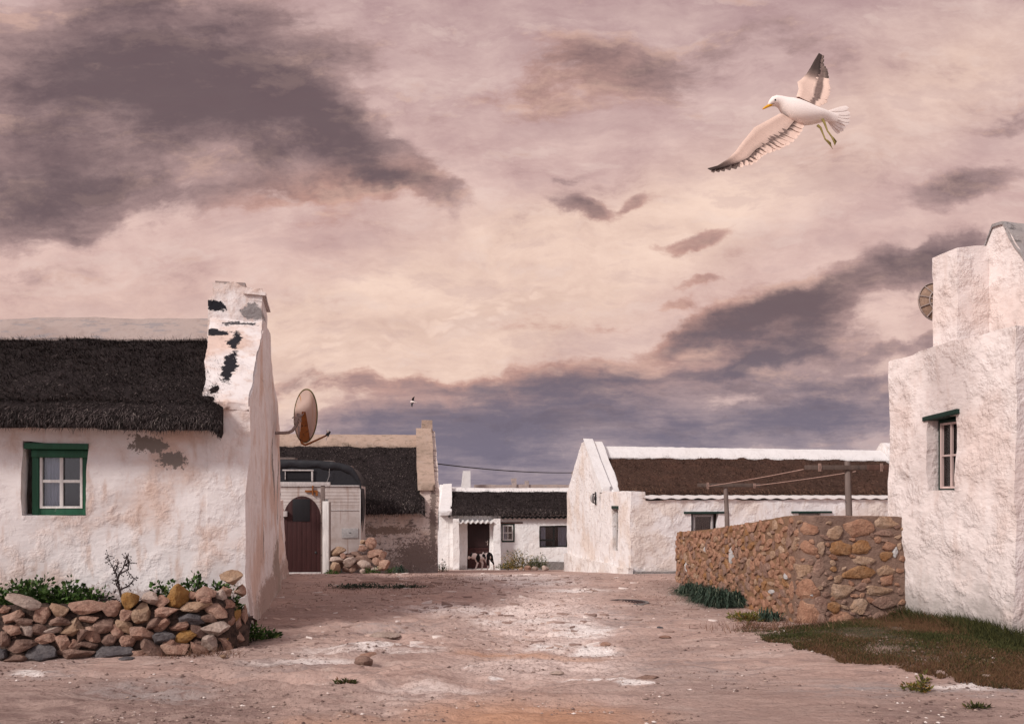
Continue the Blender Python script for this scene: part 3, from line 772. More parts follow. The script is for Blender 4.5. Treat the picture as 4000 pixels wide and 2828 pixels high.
# cottages and ruins farther back
H6 = thing('thatched_cottage', (-2.15, 44.0, -2.2), 4, 'white ridge and short chimney of a cottage rising behind the far cottage roof', 'cottage')
s6 = F/44
mb = MB(); mb.pbox(-2.0, 0, 0, 4.4, -.3, 2.4, .4); mb.build('wall', M['plaster_white'], H6, merge=.001, ang=60)
mb = MB(); gable_wall(mb, -.35, 0, 4.4, 2.9, 4.55, .25, 0, .2); mb.build('gable_wall', M['plaster_white'], H6, merge=.001, disp=(.02, 1.5, 3), ang=60)
mb = MB(); mb.pbox(-.52, .0, 1.6, 2.4, 4.2, 5.33, .15)
mb.build('chimney', M['cap_white'], H6, merge=.001, ang=60, fn=lambda V: np.column_stack([V[:, 0]*(1-.22*np.clip((V[:, 2]-4.4)/1.0, 0, 1))-.05, V[:, 1], V[:, 2]]))
thatch(H6, -3.0, -.3, 4.4, 2.4, 4.32, 'thatch_dark', 'straw_dark', 200, seed=33)
ridge_cap(H6, -3.0, -.3, 4.4, 4.35, .12, .3, 'cap_white')

RW = thing('ruined_wall', (3.0, 47.0, -2.3), 0, 'long grey roofless wall with two stubby chimneys beyond the far cottage roof', 'wall')
s7 = 47/F
mb = MB(); mb.pbox((1852-2000)*s7-3, (2240-2000)*s7-3, 0, .3, -.3, 2.3+CH+(HZ-1893)*s7, .25)
mb.build('wall', M['cap_grey'], RW, merge=.001, disp=(.03, 1, 8), ang=60)
for a, b, t in ((1998, 2016, 1869), (2050, 2066, 1878)):
    mb = MB(); mb.pbox((a-2000)*s7-3, (b-2000)*s7-3, -.1, .4, 4.2, 2.3+CH+(HZ-t)*s7, .15)
    mb.build('chimney', M['cap_grey'], RW, merge=.001, disp=(.03, 2, 8), ang=60)

# ================================================================= white cottage on the right of the lane
z4 = -.66
H4 = thing('thatched_cottage', (3.27-.2079*2.69, 22.5+.978*2.69, z4), 12, 'white cottage with steep gable, brown thatch and low lean-to, behind the rubble wall', 'cottage')
D = 3.75; LT = -2.69
mb = MB(); gable_wall(mb, 0, .45, D, 2.45, 4.10, .15, -.5, .09); mb.build('gable_wall', M['plaster_cream'], H4, merge=.001, disp=(.028, 1.3, 85), ang=70)
mb = MB(); gable_wall(mb, 11.15, 11.5, D, 2.45, 4.22, .10, -.5, .2)
tag(mb.build('gable_wall', M['plaster_cream'], H4, merge=.001, disp=(.02, 1.3, 86), ang=70), 'far end gable wall')
mb = MB(); mb.pbox(.45, 11.0, 0, D, -.5, 2.3, .3); mb.build('wall', M['plaster_cream'], H4, merge=.001, ang=60)
mb = MB()       # coping down the near slope
for (x0, x1, hh) in ((-.03, .30, .06), (.30, .62, -.03)):
    mb.patch((x0, -.16, 2.36+hh), (x1, -.16, 2.36+hh), (x1, -.16, 2.52+hh), (x0, -.16, 2.52+hh), .08)
    mb.patch((x0, -.16, 2.52+hh), (x1, -.16, 2.52+hh), (x1, D/2-.14, 4.13+hh), (x0, D/2-.14, 4.13+hh), .08)
    mb.patch((x1, -.16, 2.36+hh), (x1, .1, 2.36+hh), (x1, D/2-.14, 3.9+hh), (x1, -.16, 2.52+hh), .08)
    mb.patch((x0, .1, 2.36+hh), (x0, -.16, 2.36+hh), (x0, -.16, 2.52+hh), (x0, D/2-.14, 4.13+hh), .08)
    mb.patch((x0, D/2-.14, 4.13+hh), (x1, D/2-.14, 4.13+hh), (x1, D/2+.14, 4.13+hh), (x0, D/2+.14, 4.13+hh), .08)
mb.build('coping', M['cap_white'], H4, merge=.001, disp=(.014, 2, 19), ang=70)
thatch(H4, .55, 11.05, D, 2.32, 3.78, 'thatch_brown', 'straw_brown', 900, seed=43, over=.26, thick=.26, blen=.12, bw=.012, bulge=.06)
ridge_cap(H4, .4, 11.1, D, 3.86, .34, .46, 'cap_white', thick=.085)
def fx4(px):
    k = (px-2000)/F; c, s = math.cos(R(12)), math.sin(R(12)); return (k*22.5-3.27)/(c-k*s)
mb = MB(); hh = []
hz0, hz1 = .55, 1.82
for pa, pb in ((2700, 2803), (3118, 3208)):
    hh.append((fx4(pa), fx4(pb), hz0, hz1))
wall_grid(mb, .0, 11.0, -.5, 2.2, hh, .14, .09, y=LT)
lw = mb.build('lean_to_wall', M['plaster_cream'], H4, merge=.001, disp=(.035, 1.3, 95), ang=70)
mb = MB()       # side wall of the lean-to with its slit window, and raised corner
Ms = Matrix.Rotation(R(-90), 4, 'Z')       # local x -> -y ... side faces -x
SW = (1.14, 1.60, .72, 1.95)
wall_grid(mb, .0, 2.69, -.5, 2.44, [(SW[0], SW[1], SW[2], SW[3])], .16, .09)
mb.patch((2.69, 0, 2.18), (2.69, .42, 2.18), (2.69, .42, 2.44), (2.69, 0, 2.44), .08)
mb.patch((2.69, .42, 2.18), (0, .42, 2.18), (0, .42, 2.44), (2.69, .42, 2.44), .08)
mb.patch((0, 0, 2.44), (2.69, 0, 2.44), (2.69, .42, 2.44), (0, .42, 2.44), .08)
mb.build('side_wall', M['plaster_cream'], H4, Ms, merge=.001, disp=(.028, 1.3, 95), ang=70)
mb = MB(); mb.box(SW[0]-.02, SW[1]+.06, -.03, .08, SW[3]-.02, SW[3]+.07)
mb.build('lintel', M['green_dark'], window(H4, SW[0]+.02, SW[1]-.02, SW[2]+.02, SW[3]-.02, .10, 'hatch', 'old_white', nx=1, nz=2, fw=.05, Mx=Ms), Ms)
mb = MB(); 
mb.pbox(-.10, .05, -2.80, 3.8, -.6, .30, .1)
mb.build('plinth', M['plaster_plinth'], H4, merge=.001, disp=(.05, 1.6, 95), ang=70)
mb = MB(); mb.pbox(.05, 11, -2.80, -2.6, -.6, .22, .12)
tag(mb.build('plinth', M['concrete'], H4, merge=.001, disp=(.03, 1.6, 96), ang=70), 'grey weathered foot of the lean-to wall')
corrugated(fx4(2512), 11.0, LT-.08, 2.235, -.08, 2.34, .40, .017, 10, .007).build('lean_to_roof', M['zinc'], H4, ang=60)
for (a, b, c, d) in hh:
    window(H4, a+.09, b-.09, c, d-.03, LT+.09, 'hatch', 'old_white', nx=1, nz=1, fw=.045, sw=.02, curtain=('c', 'blind', [(0, 1)]),
           lintel=(a-.22, b+.32, d-.01, d+.05, LT-.05, 0), lm='green_dark')
lx = -(1950-1920)
WL = thing('wall_lamp', (3.27-.2079*3.05-.03, 22.5+.978*3.05, z4+2.24), 12, 'small caged bulkhead lamp on the white gable', 'lamp')
mb = MB(); mb.tube([(-.02, -.02, -.20), (-.02, -.02, .20)], .022, 8); mb.box(-.03, .04, -.06, .06, -.05, .05); mb.build('bracket', M['dark_metal'], WL)
mb = MB(); mb.ell((-.11, 0, 0), (.07, .08, .13), n=12); mb.build('lamp_glass', M['hatch'], WL)
mb = MB()
for a in range(5):
    t = a/4*math.pi-math.pi/2
    mb.tube([(-.03-.10*math.sin(k/8*math.pi), .09*math.sin(t), .15*math.cos(k/8*math.pi)) for k in range(9)], .008, 5)
mb.tube([(-.13, .09*math.cos(k/8*math.pi), 0) for k in range(9)], .008, 5); mb.build('cage', M['dark_metal'], WL)

# ================================================================= building on the right edge
H5 = thing('plastered_cottage', (4.84, 10.3, 0), 12, 'tall rough white building at the right edge with flat parapet, green-framed window and square chimney', 'cottage')
Mr = Matrix.Translation((-.11, 0, 0)) @ Matrix.Rotation(R(-90), 4, 'Z')       # wall facing -x : local (u, d, z) -> (d, -u, z)
RWN = (.69, 1.13, 1.64, 2.50)
mb = MB(); wall_grid(mb, 0, 1.95, -.3, 3.28, [RWN], .17, .045)
mb.patch((0, 0, 3.28), (1.95, 0, 3.28), (1.95, .36, 3.28), (0, .36, 3.28), .05)
mb.patch((1.95, .36, 3.0), (0, .36, 3.0), (0, .36, 3.28), (1.95, .36, 3.28), .1)
mb.build('wall', M['plaster_right'], H5, Mr, merge=.0005, disp=(.030, 1.7, 105), ang=75, fn=lambda V: np.column_stack([V[:, 0], V[:, 1], V[:, 2]+(V[:, 2] > 2.95)*np.clip((V[:, 2]-2.95)/.3, 0, 1)*.07*np.clip(-V[:, 1]/1.9, 0, 1.2)]))
mb = MB()
mb.patch((-.11, -1.95, -.3), (3.4, -1.95, -.3), (3.4, -1.95, 3.35), (-.11, -1.95, 3.35), .08)
mb.patch((0, -1.95, 3.35), (3.4, -1.95, 3.35), (3.4, -1.6, 3.35), (0.3, -1.6, 3.35), .08)
mb.patch((3.4, 0, -.3), (-.11, 0, -.3), (-.11, 0, 3.28), (3.4, 0, 3.28), .1)
mb.patch((0.3, -.3, 3.28), (3.4, -.3, 3.28), (3.4, 0, 3.28), (0, 0, 3.28), .08)
mb.patch((3.4, -1.95, -.3), (3.4, 0, -.3), (3.4, 0, 3.28), (3.4, -1.95, 3.28), .3)
mb.patch((0.3, -1.65, 3.1), (3.4, -1.65, 3.1), (3.4, -.3, 3.1), (.3, -.3, 3.1), .3)
mb.build('outer_wall', M['plaster_right'], H5, merge=.0005, disp=(.030, 1.7, 105), ang=75)
wo = window(H5, RWN[0]+.03, RWN[1], RWN[2], RWN[3]-.03, .115, 'green_dark', 'pink_paint', fw=.035, sw=.024, bar=.022, Mx=Mr, curtain=('c', 'curtain_dark', [(0, 1)]))
mb = MB(); mb.add([(RWN[0]-.06, -.03, 2.465), (RWN[1]+.05, -.03, 2.50), (RWN[1]+.05, .16, 2.50), (RWN[0]-.06, .16, 2.465), (RWN[0]-.06, -.03, 2.515), (RWN[1]+.05, -.03, 2.555), (RWN[1]+.05, .16, 2.555), (RWN[0]-.06, .16, 2.515)],
                  [(0,3,2,1),(4,5,6,7),(0,1,5,4),(1,2,6,5),(2,3,7,6),(3,0,4,7)])
mb.build('lintel', M['green_dark'], wo, Mr, bevel=.004, disp=(.004, 9, 4))
mb = MB(); mb.pbox(.226, .67, -.764, -.36, 3.0, 4.54, .05); 
mb.build('chimney', M['plaster_right'], H5, merge=.0005, disp=(.014, 2.0, 108), ang=60, fn=lambda V: np.column_stack([V[:, 0], V[:, 1], V[:, 2]-.05*(V[:, 2] > 4.3)*np.clip((.50-V[:, 0])/.3, 0, 1)]))
mb = MB()
ap = -.93
xg0, xg1 = .656, .95
prof = [(-2.3, 2.75), (-1.35, 4.17), (ap-.06, 4.76), (ap+.10, 4.78), (.45, 2.75)]
for x, s in ((xg0, -1), (xg1, 1)):
    for p, q in zip(prof[:-1], prof[1:]):
        a = (x, p[0], 2.7), (x, q[0], 2.7), (x, q[0], q[1]), (x, p[0], p[1])
        mb.patch(*(a if s > 0 else (a[1], a[0], a[3], a[2])), .06)
mb.build('gable_wall', M['plaster_right'], H5, merge=.0005, disp=(.016, 1.9, 110), ang=70)
mb = MB()
for p, q in zip(prof[:-1], prof[1:]):
    mb.patch((xg0-.02, p[0], p[1]), (xg1+.03, p[0], p[1]), (xg1+.03, q[0], q[1]), (xg0-.02, q[0], q[1]), .06)
    mb.patch((xg0-.02, q[0], q[1]), (xg0-.02, p[0], p[1]), (xg0-.02, p[0], p[1]-.035), (xg0-.02, q[0], q[1]-.035), .06)
mb.build('coping', M['lichen_cap'], H5, merge=.0005, disp=(.022, 3, 111), ang=70)
mb = MB()
mb.patch((xg1, -2.2, 2.7), (3.4, -2.2, 2.7), (3.4, ap, 4.6), (xg1, ap, 4.6), .3); mb.patch((xg1, ap, 4.6), (3.4, ap, 4.6), (3.4, .4, 2.7), (xg1, .4, 2.7), .3)
mb.build('thatch_roof', M['thatch_dark'], H5, merge=.001, disp=(.03, 2, 3), ang=60)
# ================================================================= caravan
zc = float(gz(-5, 21))
CV = thing('caravan', tuple(gp(1242, 21)), 6, 'old white rust-streaked caravan under a black tarpaulin, behind the arched gate', 'caravan')
prof = [(-1.7, .5), (.78, .5), (.93, .53), (1.02, .62), (1.07, .78), (1.08, 1.95), (1.08, 2.29)]
top = [(1.06, 2.40), (.98, 2.55), (.88, 2.70), (.78, 2.76), (.6, 2.81), (.38, 2.85), (0, 2.88), (-.8, 2.905), (-1.7, 2.91)]
mb = MB(); mb.prism(prof+[(-1.7, 2.29)], 0, 1.7); mb.build('body', M['caravan'], CV, recalc=True, bevel=.012)
mb = MB(); poly = [(-1.7, 2.27), (1.09, 2.27)]+[(x*1.02+.0, z+.0) for x, z in top]
mb.prism(poly, -.012, 1.72); tp = mb.build('tarpaulin', M['tarp'], CV, recalc=True)
mb = MB(); A = []
rr = random.Random(4)
for k in range(60):
    x = -1.7+2.80*k/59
    zt = float(np.interp(x, [-1.7, .0, .38, .60, .78, .88, .98, 1.06, 1.1], [2.93, 2.90, 2.87, 2.83, 2.78, 2.72, 2.57, 2.42, 2.3]))
    hgt = .19+.02*math.sin(k*.5)+.02*rr.random(); o_ = .012*math.sin(k*.8)+.01*rr.random()
    A.append([(x, .25, zt+.02), (x, -.02, zt+.015), (x, -.055+o_, zt-.04), (x, -.05-o_, zt-hgt*.7), (x, -.02, zt-hgt), (x, .0, zt-hgt-.005)])
mb.grid(A, flip=True)
mb.grid([[(1.10, -.03, 2.2), (1.13, -.03, 1.7), (1.12, -.02, 1.05)], [(1.10, .10, 2.2), (1.15, .06, 1.7), (1.13, .06, 1.1)], [(1.10, .9, 2.2), (1.13, .9, 1.9), (1.12, .9, 1.5)]])
mb.build('tarpaulin_fold', M['tarp'], CV, ang=180)
mb = MB(); mb.box(-.88, -.10, -.075, -.04, 2.64, 2.675); mb.box(-.82, -.80, -.06, -.02, 2.42, 2.64); mb.box(-.16, -.115, -.065, -.02, 2.38, 2.64)
mb.build('window_frame', M['old_white'], CV, bevel=.003)
mb = MB(); mb.box(-.80, -.16, -.03, -.014, 2.43, 2.64); mb.build('window', M['pane_dark'], CV)
mb = MB(); mb.box(-1.0, 1.07, -.035, -.002, 2.245, 2.28); mb.box(.2, 1.07, -.02, -.002, 1.63, 1.65); mb.box(1.055, 1.085, -.02, .02, .75, 2.18); mb.build('trim', M['old_white'], CV, bevel=.003)
mb = MB(); mb.box(.60, 1.02, -.022, 0, .92, 1.17); h_ = mb.build('hatch', M['hatch'], CV, bevel=.004)
mb = MB(); mb.box(.79, .83, -.03, -.02, 1.05, 1.065); mb.build('latch', M['dark_metal'], h_)
mb = MB(); mb.box(-.32, -.02, -.05, -.015, 2.10, 2.15); mb.box(-.14, -.11, -.07, -.012, 2.02, 2.28); mb.box(-.05, .0, -.055, -.01, 2.01, 2.14); mb.build('clamp', M['rust'], CV)
mb = MB(); mb.tube([(.30, -.085, 2.7), (.29, -.09, 2.5), (.21, -.05, 2.3)], .004, 5); mb.build('tie_rope', M['old_white'], CV)
mb = MB(); mb.box(-.9, .6, .2, 1.3, .02, .5); mb.build('chassis', M['dark_metal'], CV)
for (pa, pb, py, lab) in ((1060, 1152, 1791, 'long grey weathered board lying on the tarpaulin roof'), (1264, 1304, 1803, 'short pale board end lying on the tarpaulin roof'), (1352, 1376, 1824, 'small dark board at the sloping end of the tarpaulin roof')):
    Yb = 21.25; a = (pa-2000)*Yb/F; b = (pb-2000)*Yb/F; z = CH+(HZ-py)*Yb/F
    mb = MB(); mb.box(-(b-a)/2, (b-a)/2, -.06, .4, -.028, .028)
    o = mb.build('board', M['grey_wood'], None, bevel=.005); o.location = ((a+b)/2, Yb, z); o.rotation_euler = (0, 0, R(6)); tag(o, lab, 'board')

# ================================================================= arched gate
GT = thing('garden_gate', tuple(gp(1180, 19.6)), 6, 'arched dark red plank gate with black opening in a white timber frame', 'gate')
s = 163.3
def gx(px): return (px-1180)/s
def gh(py): return (2239-py)/s
mb = MB(); rr = random.Random(2)
xa, xb = gx(1106), gx(1254); xc = (xa+xb)/2; hw = (xb-xa)/2; zs = gh(2030); rise = gh(1931)-zs
n = 8
for k in range(n):
    a = xa+(xb-xa)*k/n; b = xa+(xb-xa)*(k+1)/n-.003
    pts = [(a, .07), (b, .07)]
    for t in (1, .66, .33, 0):
        x = a+(b-a)*t; q = max(0, 1-((x-xc)/hw)**2); pts.append((x, zs+rise*math.sqrt(q)-.0))
    mb.prism(pts, rr.uniform(-.004, .004), .03)
dr = mb.build('door_leaf', M['door_red'], GT, recalc=True, bevel=.0025)
mb = MB(); mb.box(xa+.03, xb-.03, .031, .036, .02, zs+.1); mb.box(xc-.25, xc+.25, .031, .0365, zs+.1, zs+rise-.12); mb.build('backing', M['door_dark'], dr)  # dark sheet added behind the planks to keep light out of the gaps
mb = MB(); mb.box(gx(1144), gx(1210), -.012, -.005, gh(2030), gh(1943)); mb.build('window', M['pane_dark'], dr, bevel=.002)
mb = MB()
mb.box(xa+.02, xb-.02, .03, .06, .45, .54); mb.build('ledge', M['door_red'], dr)
mb = MB(); mb.box(xa+.02, xb-.02, .03, .06, 1.3, 1.39); mb.build('ledge', M['door_red'], dr)
mb = MB(); mb.ell((gx(1233), -.01, gh(2152)), (.03, .012, .03), n=10); mb.build('knob', M['dark_metal'], dr)
mb = MB(); mb.box(gx(1100), gx(1125), -.10, -.005, gh(2011), gh(1990)); mb.build('latch_block', M['old_white'], GT, bevel=.006)
mb = MB(); mb.tube([(gx(1107), -.06, gh(1990)), (gx(1110), -.08, gh(1978)), (gx(1113), -.06, gh(1990))], .008, 6); mb.build('wire_loop', M['rust'], GT)
mb = MB(); mb.box(gx(1106), gx(1254), -.03, .05, -.02, .065); mb.build('threshold', M['old_white'], GT, bevel=.006, disp=(.004, 6, 2))
mb = MB(); mb.box(gx(1080), gx(1286), -.05, .04, gh(1890), gh(1876)); mb.build('top_beam', M['old_white'], GT, Matrix.Rotation(R(.4), 4, 'Y'), bevel=.006, disp=(.004, 6, 3))
mb = MB(); mb.box(gx(1084), gx(1097), -.03, .05, 1.4, gh(1888)); mb.build('post', M['old_white'], GT, bevel=.005)
mb = MB(); mb.box(gx(1252), gx(1267), -.03, .05, 0, gh(1889)); mb.build('post', M['grey_wood'], GT, bevel=.005, disp=(.004, 4, 2))
mb = MB(); mb.box(gx(1260), gx(1284), -.09, -.055, 0, gh(1951)); tag(mb.build('post_board', M['white_paint'], GT, bevel=.004), 'wide white upright board')
mb = MB(); mb.box(gx(1284)+.003, gx(1290), -.10, .03, -.03, gh(1955)); mb.build('post_side', M['grey_wood'], GT, bevel=.004)
mb = MB(); mb.box(gx(1268), gx(1280), -.02, .04, gh(1951), gh(1942)); mb.build('post_cap', M['concrete'], GT)
BY = thing('buoy', tuple(P(1081, 1930, 18.9)), 0, 'round dark float hanging at the wall corner beside the gate', 'buoy')
mb = MB(); mb.ell((0, 0, 0), (.095, .095, .115), n=16); mb.build('float', M['dark_metal'], BY)
mb = MB(); mb.tube([(0, 0, .10), (0, .02, .25), (.02, .05, .36)], .01, 6); mb.build('cord', M['dark_metal'], BY)
BY.location.x += .0

# ================================================================= satellite dish on the gable
Yd = 13.4
DS = thing('satellite_dish', tuple(P(1090, 1692, Yd)), 0, 'oval rust-streaked satellite dish on a bent pipe from the left cottage gable', 'satellite dish')
def dp(px, py, dy=0): return ((px-1090)*Yd/F, dy, (1692-py)*Yd/F)
rv = 103*Yd/F; rh = rv
Md = Matrix.Translation(dp(1198, 1625, .0)) @ Matrix.Rotation(R(-51), 4, 'Z') @ Matrix.Rotation(R(2), 4, 'Y')
mb = MB(); A = []; B = []
for i in range(9):
    r = i/8; A.append([(r*rh*math.cos(a), -.075*(r*r-1)-.02, r*rv*math.sin(a)) for a in np.linspace(0, 2*math.pi, 41)])
    B.append([(x, y-.006, z) for x, y, z in A[-1]])
mb.grid(A); mb.grid(B, flip=True)
ds = mb.build('reflector', M['dish'], DS, Md @ Matrix.Rotation(0, 4, 'X'), ang=60)
mb = MB(); mb.tube([(rh*1.005*math.cos(a), -.022, rv*1.005*math.sin(a)) for a in np.linspace(0, 2*math.pi, 49)], .011, 6, cap=False); mb.build('rim', M['dish_rim'], ds, Md)
mb = MB()
mb.tube([dp(1062, 1691, .02), dp(1110, 1692, -.05), dp(1135, 1691, -.10), dp(1150, 1684, -.12), dp(1162, 1668, -.12), dp(1172, 1648, -.12)], .026, 10); mb.build('mounting_pipe', M['pipe'], DS)
mb = MB()
mb.add([dp(1189, 1612, -.16), dp(1200, 1612, -.13), dp(1206, 1640, -.14), dp(1218, 1715, -.16), dp(1205, 1728, -.17), dp(1186, 1730, -.18), dp(1184, 1700, -.19),
        dp(1189, 1612, -.13), dp(1200, 1612, -.10), dp(1206, 1640, -.11), dp(1218, 1715, -.13), dp(1205, 1728, -.14), dp(1186, 1730, -.15), dp(1184, 1700, -.16)],
       [(0, 1, 2, 3, 4, 5, 6), (13, 12, 11, 10, 9, 8, 7)]+[(k, k+7, (k+1) % 7+7, (k+1) % 7) for k in range(7)]); 
mb.build('rusty_bracket', M['rust'], DS, recalc=True)
mb = MB(); mb.tube([dp(1187, 1690, -.2), dp(1188, 1722, -.22), dp(1194, 1736, -.24), dp(1208, 1742, -.26), dp(1230, 1736, -.32), dp(1270, 1722, -.42), dp(1308, 1708, -.52)], [.016, .017, .018, .018, .017, .015, .013], 8); mb.build('feed_arm', M['rust'], DS)
mb = MB(); mb.tube([dp(1305, 1712, -.52), dp(1315, 1694, -.52)], .026, 10); lb = mb.build('feed_horn', M['dark_metal'], DS)
mb = MB(); mb.ell(dp(1309, 1694, -.54), (.024, .024, .030), n=12); mb.build('horn_cap', M['white_paint'], lb)
mb = MB(); mb.tube([dp(1300, 1730, -.5), dp(1304, 1718, -.5), dp(1312, 1712, -.5)], .006, 5); mb.build('cable_end', M['white_paint'], lb)
mb = MB()
mb.tube([dp(1163, 1655, -.14), dp(1172, 1632, -.16)], .034, 8); mb.tube([dp(1170, 1636, -.17), dp(1190, 1625, -.15)], .022, 8); mb.tube([dp(1172, 1622, -.16), dp(1186, 1650, -.16)], .02, 8)
mb.tube([dp(1176, 1628, -.2), dp(1172, 1624, -.2), dp(1175, 1620, -.2), dp(1183, 1622, -.2), dp(1188, 1630, -.19), dp(1196, 1618, -.15)], .007, 6)
mb.tube([dp(1176, 1668, -.16), dp(1178, 1712, -.16)], .012, 6); mb.tube([dp(1150, 1636, -.14), dp(1160, 1631, -.14), dp(1172, 1634, -.14)], .009, 6)
mb.build('clamp', M['pipe'], DS)

# dish behind the right-hand chimney
Yk = 10.7
D2 = thing('satellite_dish', tuple(P(3668, 1175, Yk)), 0, 'ribbed mesh dish half hidden behind the square chimney at the right edge', 'satellite dish')
r0 = 77*Yk/F
Mk = Matrix.Rotation(R(12), 4, 'Z') @ Matrix.Rotation(R(-6), 4, 'X')
mb = MB(); A = []
for i in range(9):
    r = i/8; A.append([(r*r0*math.cos(a), .07*r*r, r*r0*math.sin(a)) for a in np.linspace(0, 2*math.pi, 41)])
mb.grid(A, flip=False); mb.grid([[(x, y+.006, z) for x, y, z in r_] for r_ in A], flip=True); o = mb.build('reflector', M['dish_back'], D2, Mk, ang=60)
mb = MB()
for q in (1.0, .52):
    mb.tube([(q*r0*math.cos(a), .07*q*q-.012, q*r0*math.sin(a)) for a in np.linspace(0, 2*math.pi, 41)], .009, 6, cap=False)
for k in range(10):
    a = 2*math.pi*k/10+.32; mb.tube([(t*r0*math.cos(a), .07*t*t-.012, t*r0*math.sin(a)) for t in (0.1, .5, 1)], .008, 6)
mb.build('rib', M['pipe'], o, Mk)
mb = MB(); mb.tube([(0, -.05, 0), (0, 0, 0)], .06, 10); mb.tube([(0, -.04, 0), (.05, -.06, -.2), (.2, -.05, -.75)], .02, 8); mb.build('mount', M['dark_metal'], D2, Mk)

# ================================================================= washing line
def wline(px, Y, ptop, bar, bary, lab, tilt, rp, bar2=None):
    g = gp(px, Y); T = thing('washing_line_post', tuple(g), 0, lab, 'post', 'timber posts of the washing line')
    zt = CH+(HZ-ptop)*Y/F-g.z
    mb = MB(); mb.tube([(tilt, 0, 0), (tilt*.7, .01, zt*.35), (tilt*.3, 0, zt*.7), (0, 0, zt)], [rp*1.1, rp*1.0, rp*.98, rp*.88], 14)
    mb.build('pole', M['grey_wood'], T, disp=(.006, 5, int(px)))
    M.setdefault('bar_wood', paint('weathered brown bar', (.115, .082, .07), (.06, .045, .04), .9, .15, 12)); zb = CH+(HZ-bary)*Y/F-g.z; a, b = ((q-px)*Y/F for q in bar)
    mb = MB(); mb.box(a, b, -rp*1.0-.02, -rp*.9+.008, zb-.032, zb+.032); cb = mb.build('cross_bar', M['bar_wood'], T, Matrix.Rotation(0, 4, 'Y'), bevel=.006, disp=(.003, 6, 2))
    if bar2:
        c_ = (bar2-px)*Y/F
        mb = MB(); mb.box(c_, b+.02, -rp-.028, -rp*.9+.012, zb-.040, zb+.036); tag(mb.build('bar_end', M['dark_wood'], cb, bevel=.005), 'red-brown painted end of the cross bar')
    return T, zb+g.z, g
T1, zb1, g1 = wline(2835, 14.2, 1903, (2722, 2966), 1895, 'shorter grey washing-line post behind the low end of the rubble wall', .06, .042)
T2, zb2, g2 = wline(3310, 11.5, 1802, (3138, 3474), 1826, 'taller knotted washing-line post nearer the right-hand building', .07, .046, 3378)
def bead(T, g, px, Y, zc, hh):
    x = (px-2000)*Y/F-g.x; mb = MB()
    for d in (-.014, 0, .014): mb.tube([(x+d, -.075, zc+hh-g.z), (x+d*1.3, -.085, zc-g.z), (x+d, -.075, zc-hh-g.z)], .004, 5)
    mb.build('cord_tie', M['rope'], T)
bead(T1, g1, 2761, 14.2, zb1-.01, .055); bead(T1, g1, 2942, 14.2, zb1-.01, .04); bead(T2, g2, 3194, 11.5, zb2, .055); bead(T2, g2, 3434, 11.5, zb2, .055)
def cord(p, q, sagz, r, name, m, lab, cat, grp=None, n=24):
    mb = MB(); p = Vector(p); q = Vector(q)
    mb.tube([p.lerp(q, k/n)+Vector((0, 0, -4*sagz*(k/n)*(1-k/n))) for k in range(n+1)], r, 6)
    return tag(mb.build(name, M[m], None, ang=180), lab, cat, grp)
cord(P(2766, 1899, 14.1), P(3138, 1833, 11.4), .01, .0055, 'washing_line', 'rope', 'upper pink cord strung between the two washing-line cross bars', 'cord', 'washing line cords')
cord(P(2944, 1897, 14.1), P(3343, 1841, 11.4), .01, .0055, 'washing_line', 'rope', 'lower pink cord passing behind the taller washing-line post', 'cord', 'washing line cords')

# overhead cable and its pole
cord(P(1690, 1809, 27), P(2243, 1846, 38), .10, .020, 'overhead_cable', 'cable', 'single black overhead cable crossing the sky above the far cottage', 'cable')
g = gp(2240, 38)
PO = thing('cable_pole', tuple(g), 0, 'short brown pole end where the overhead cable meets the steep white gable', 'pole')
mb = MB(); mb.box(-.075, .075, -.075, .075, 0, CH+(HZ-1843)*38/F-g.z); mb.build('pole', M['cap_tan'], PO, bevel=.01)
mb = MB(); mb.box(-.03, .03, -.09, .0, CH+(HZ-1843)*38/F-g.z-.04, CH+(HZ-1843)*38/F-g.z+.05); mb.build('hook', M['rust'], PO)

# ================================================================= mortared rubble wall on the right
def facetrock(rng, nsub=3, rough=.10, cuts=9, flat=.62):
    bm = bmesh.new(); bmesh.ops.create_icosphere(bm, subdivisions=nsub, radius=1.0)
    V = np.array([v.co[:] for v in bm.verts]); Fs = [tuple(v.index for v in f.verts) for f in bm.faces]; bm.free()
    for k in range(cuts):
        d = rng.normal(size=3); d /= np.linalg.norm(d); h = rng.uniform(flat, .92); pr = V @ d
        V = V-np.outer(np.clip(pr-h, 0, None)*rng.uniform(.75, 1.0), d)
    sd = int(rng.integers(1, 9999))
    r = 1+rough*1.6*fbm(V*1.3+sd, 2, sd)+rough*.55*fbm(V*4.5, 3, sd+3)
    return V*r[:, None], Fs
RB = thing('rubble_wall', (0, 0, 0), 0, 'waist-high wall of ochre and pink rubble set in brown mortar, ending at the right-hand building', 'wall')
cA = np.array([3.10, 15.4]); cB = np.array([3.52, 9.78]); cC = np.array([4.80, 10.02])
pathp = []
for t in np.linspace(0, 1, 60): 
    q = cA+(cB-cA)*t; pathp.append(q)
pathp = pathp[:-3]
for t in np.linspace(0, 1, 9)[1:-1]:
    a = cA+(cB-cA)*.955; b = cB+(cC-cB)*.16; pathp.append((1-t)**2*a+2*t*(1-t)*cB+t*t*b)
for t in np.linspace(.16, 1, 14): pathp.append(cB+(cC-cB)*t)
pathp = np.array(pathp); cum = np.r_[0, np.cumsum(np.linalg.norm(np.diff(pathp, axis=0), axis=1))]; LEN = cum[-1]
def rbp(s): return np.array([np.interp(s, cum, pathp[:, 0]), np.interp(s, cum, pathp[:, 1])])
def rbn(s):
    d = rbp(min(s+.15, LEN))-rbp(max(s-.15, 0)); d /= np.linalg.norm(d); return np.array([d[1], -d[0]])*1.0
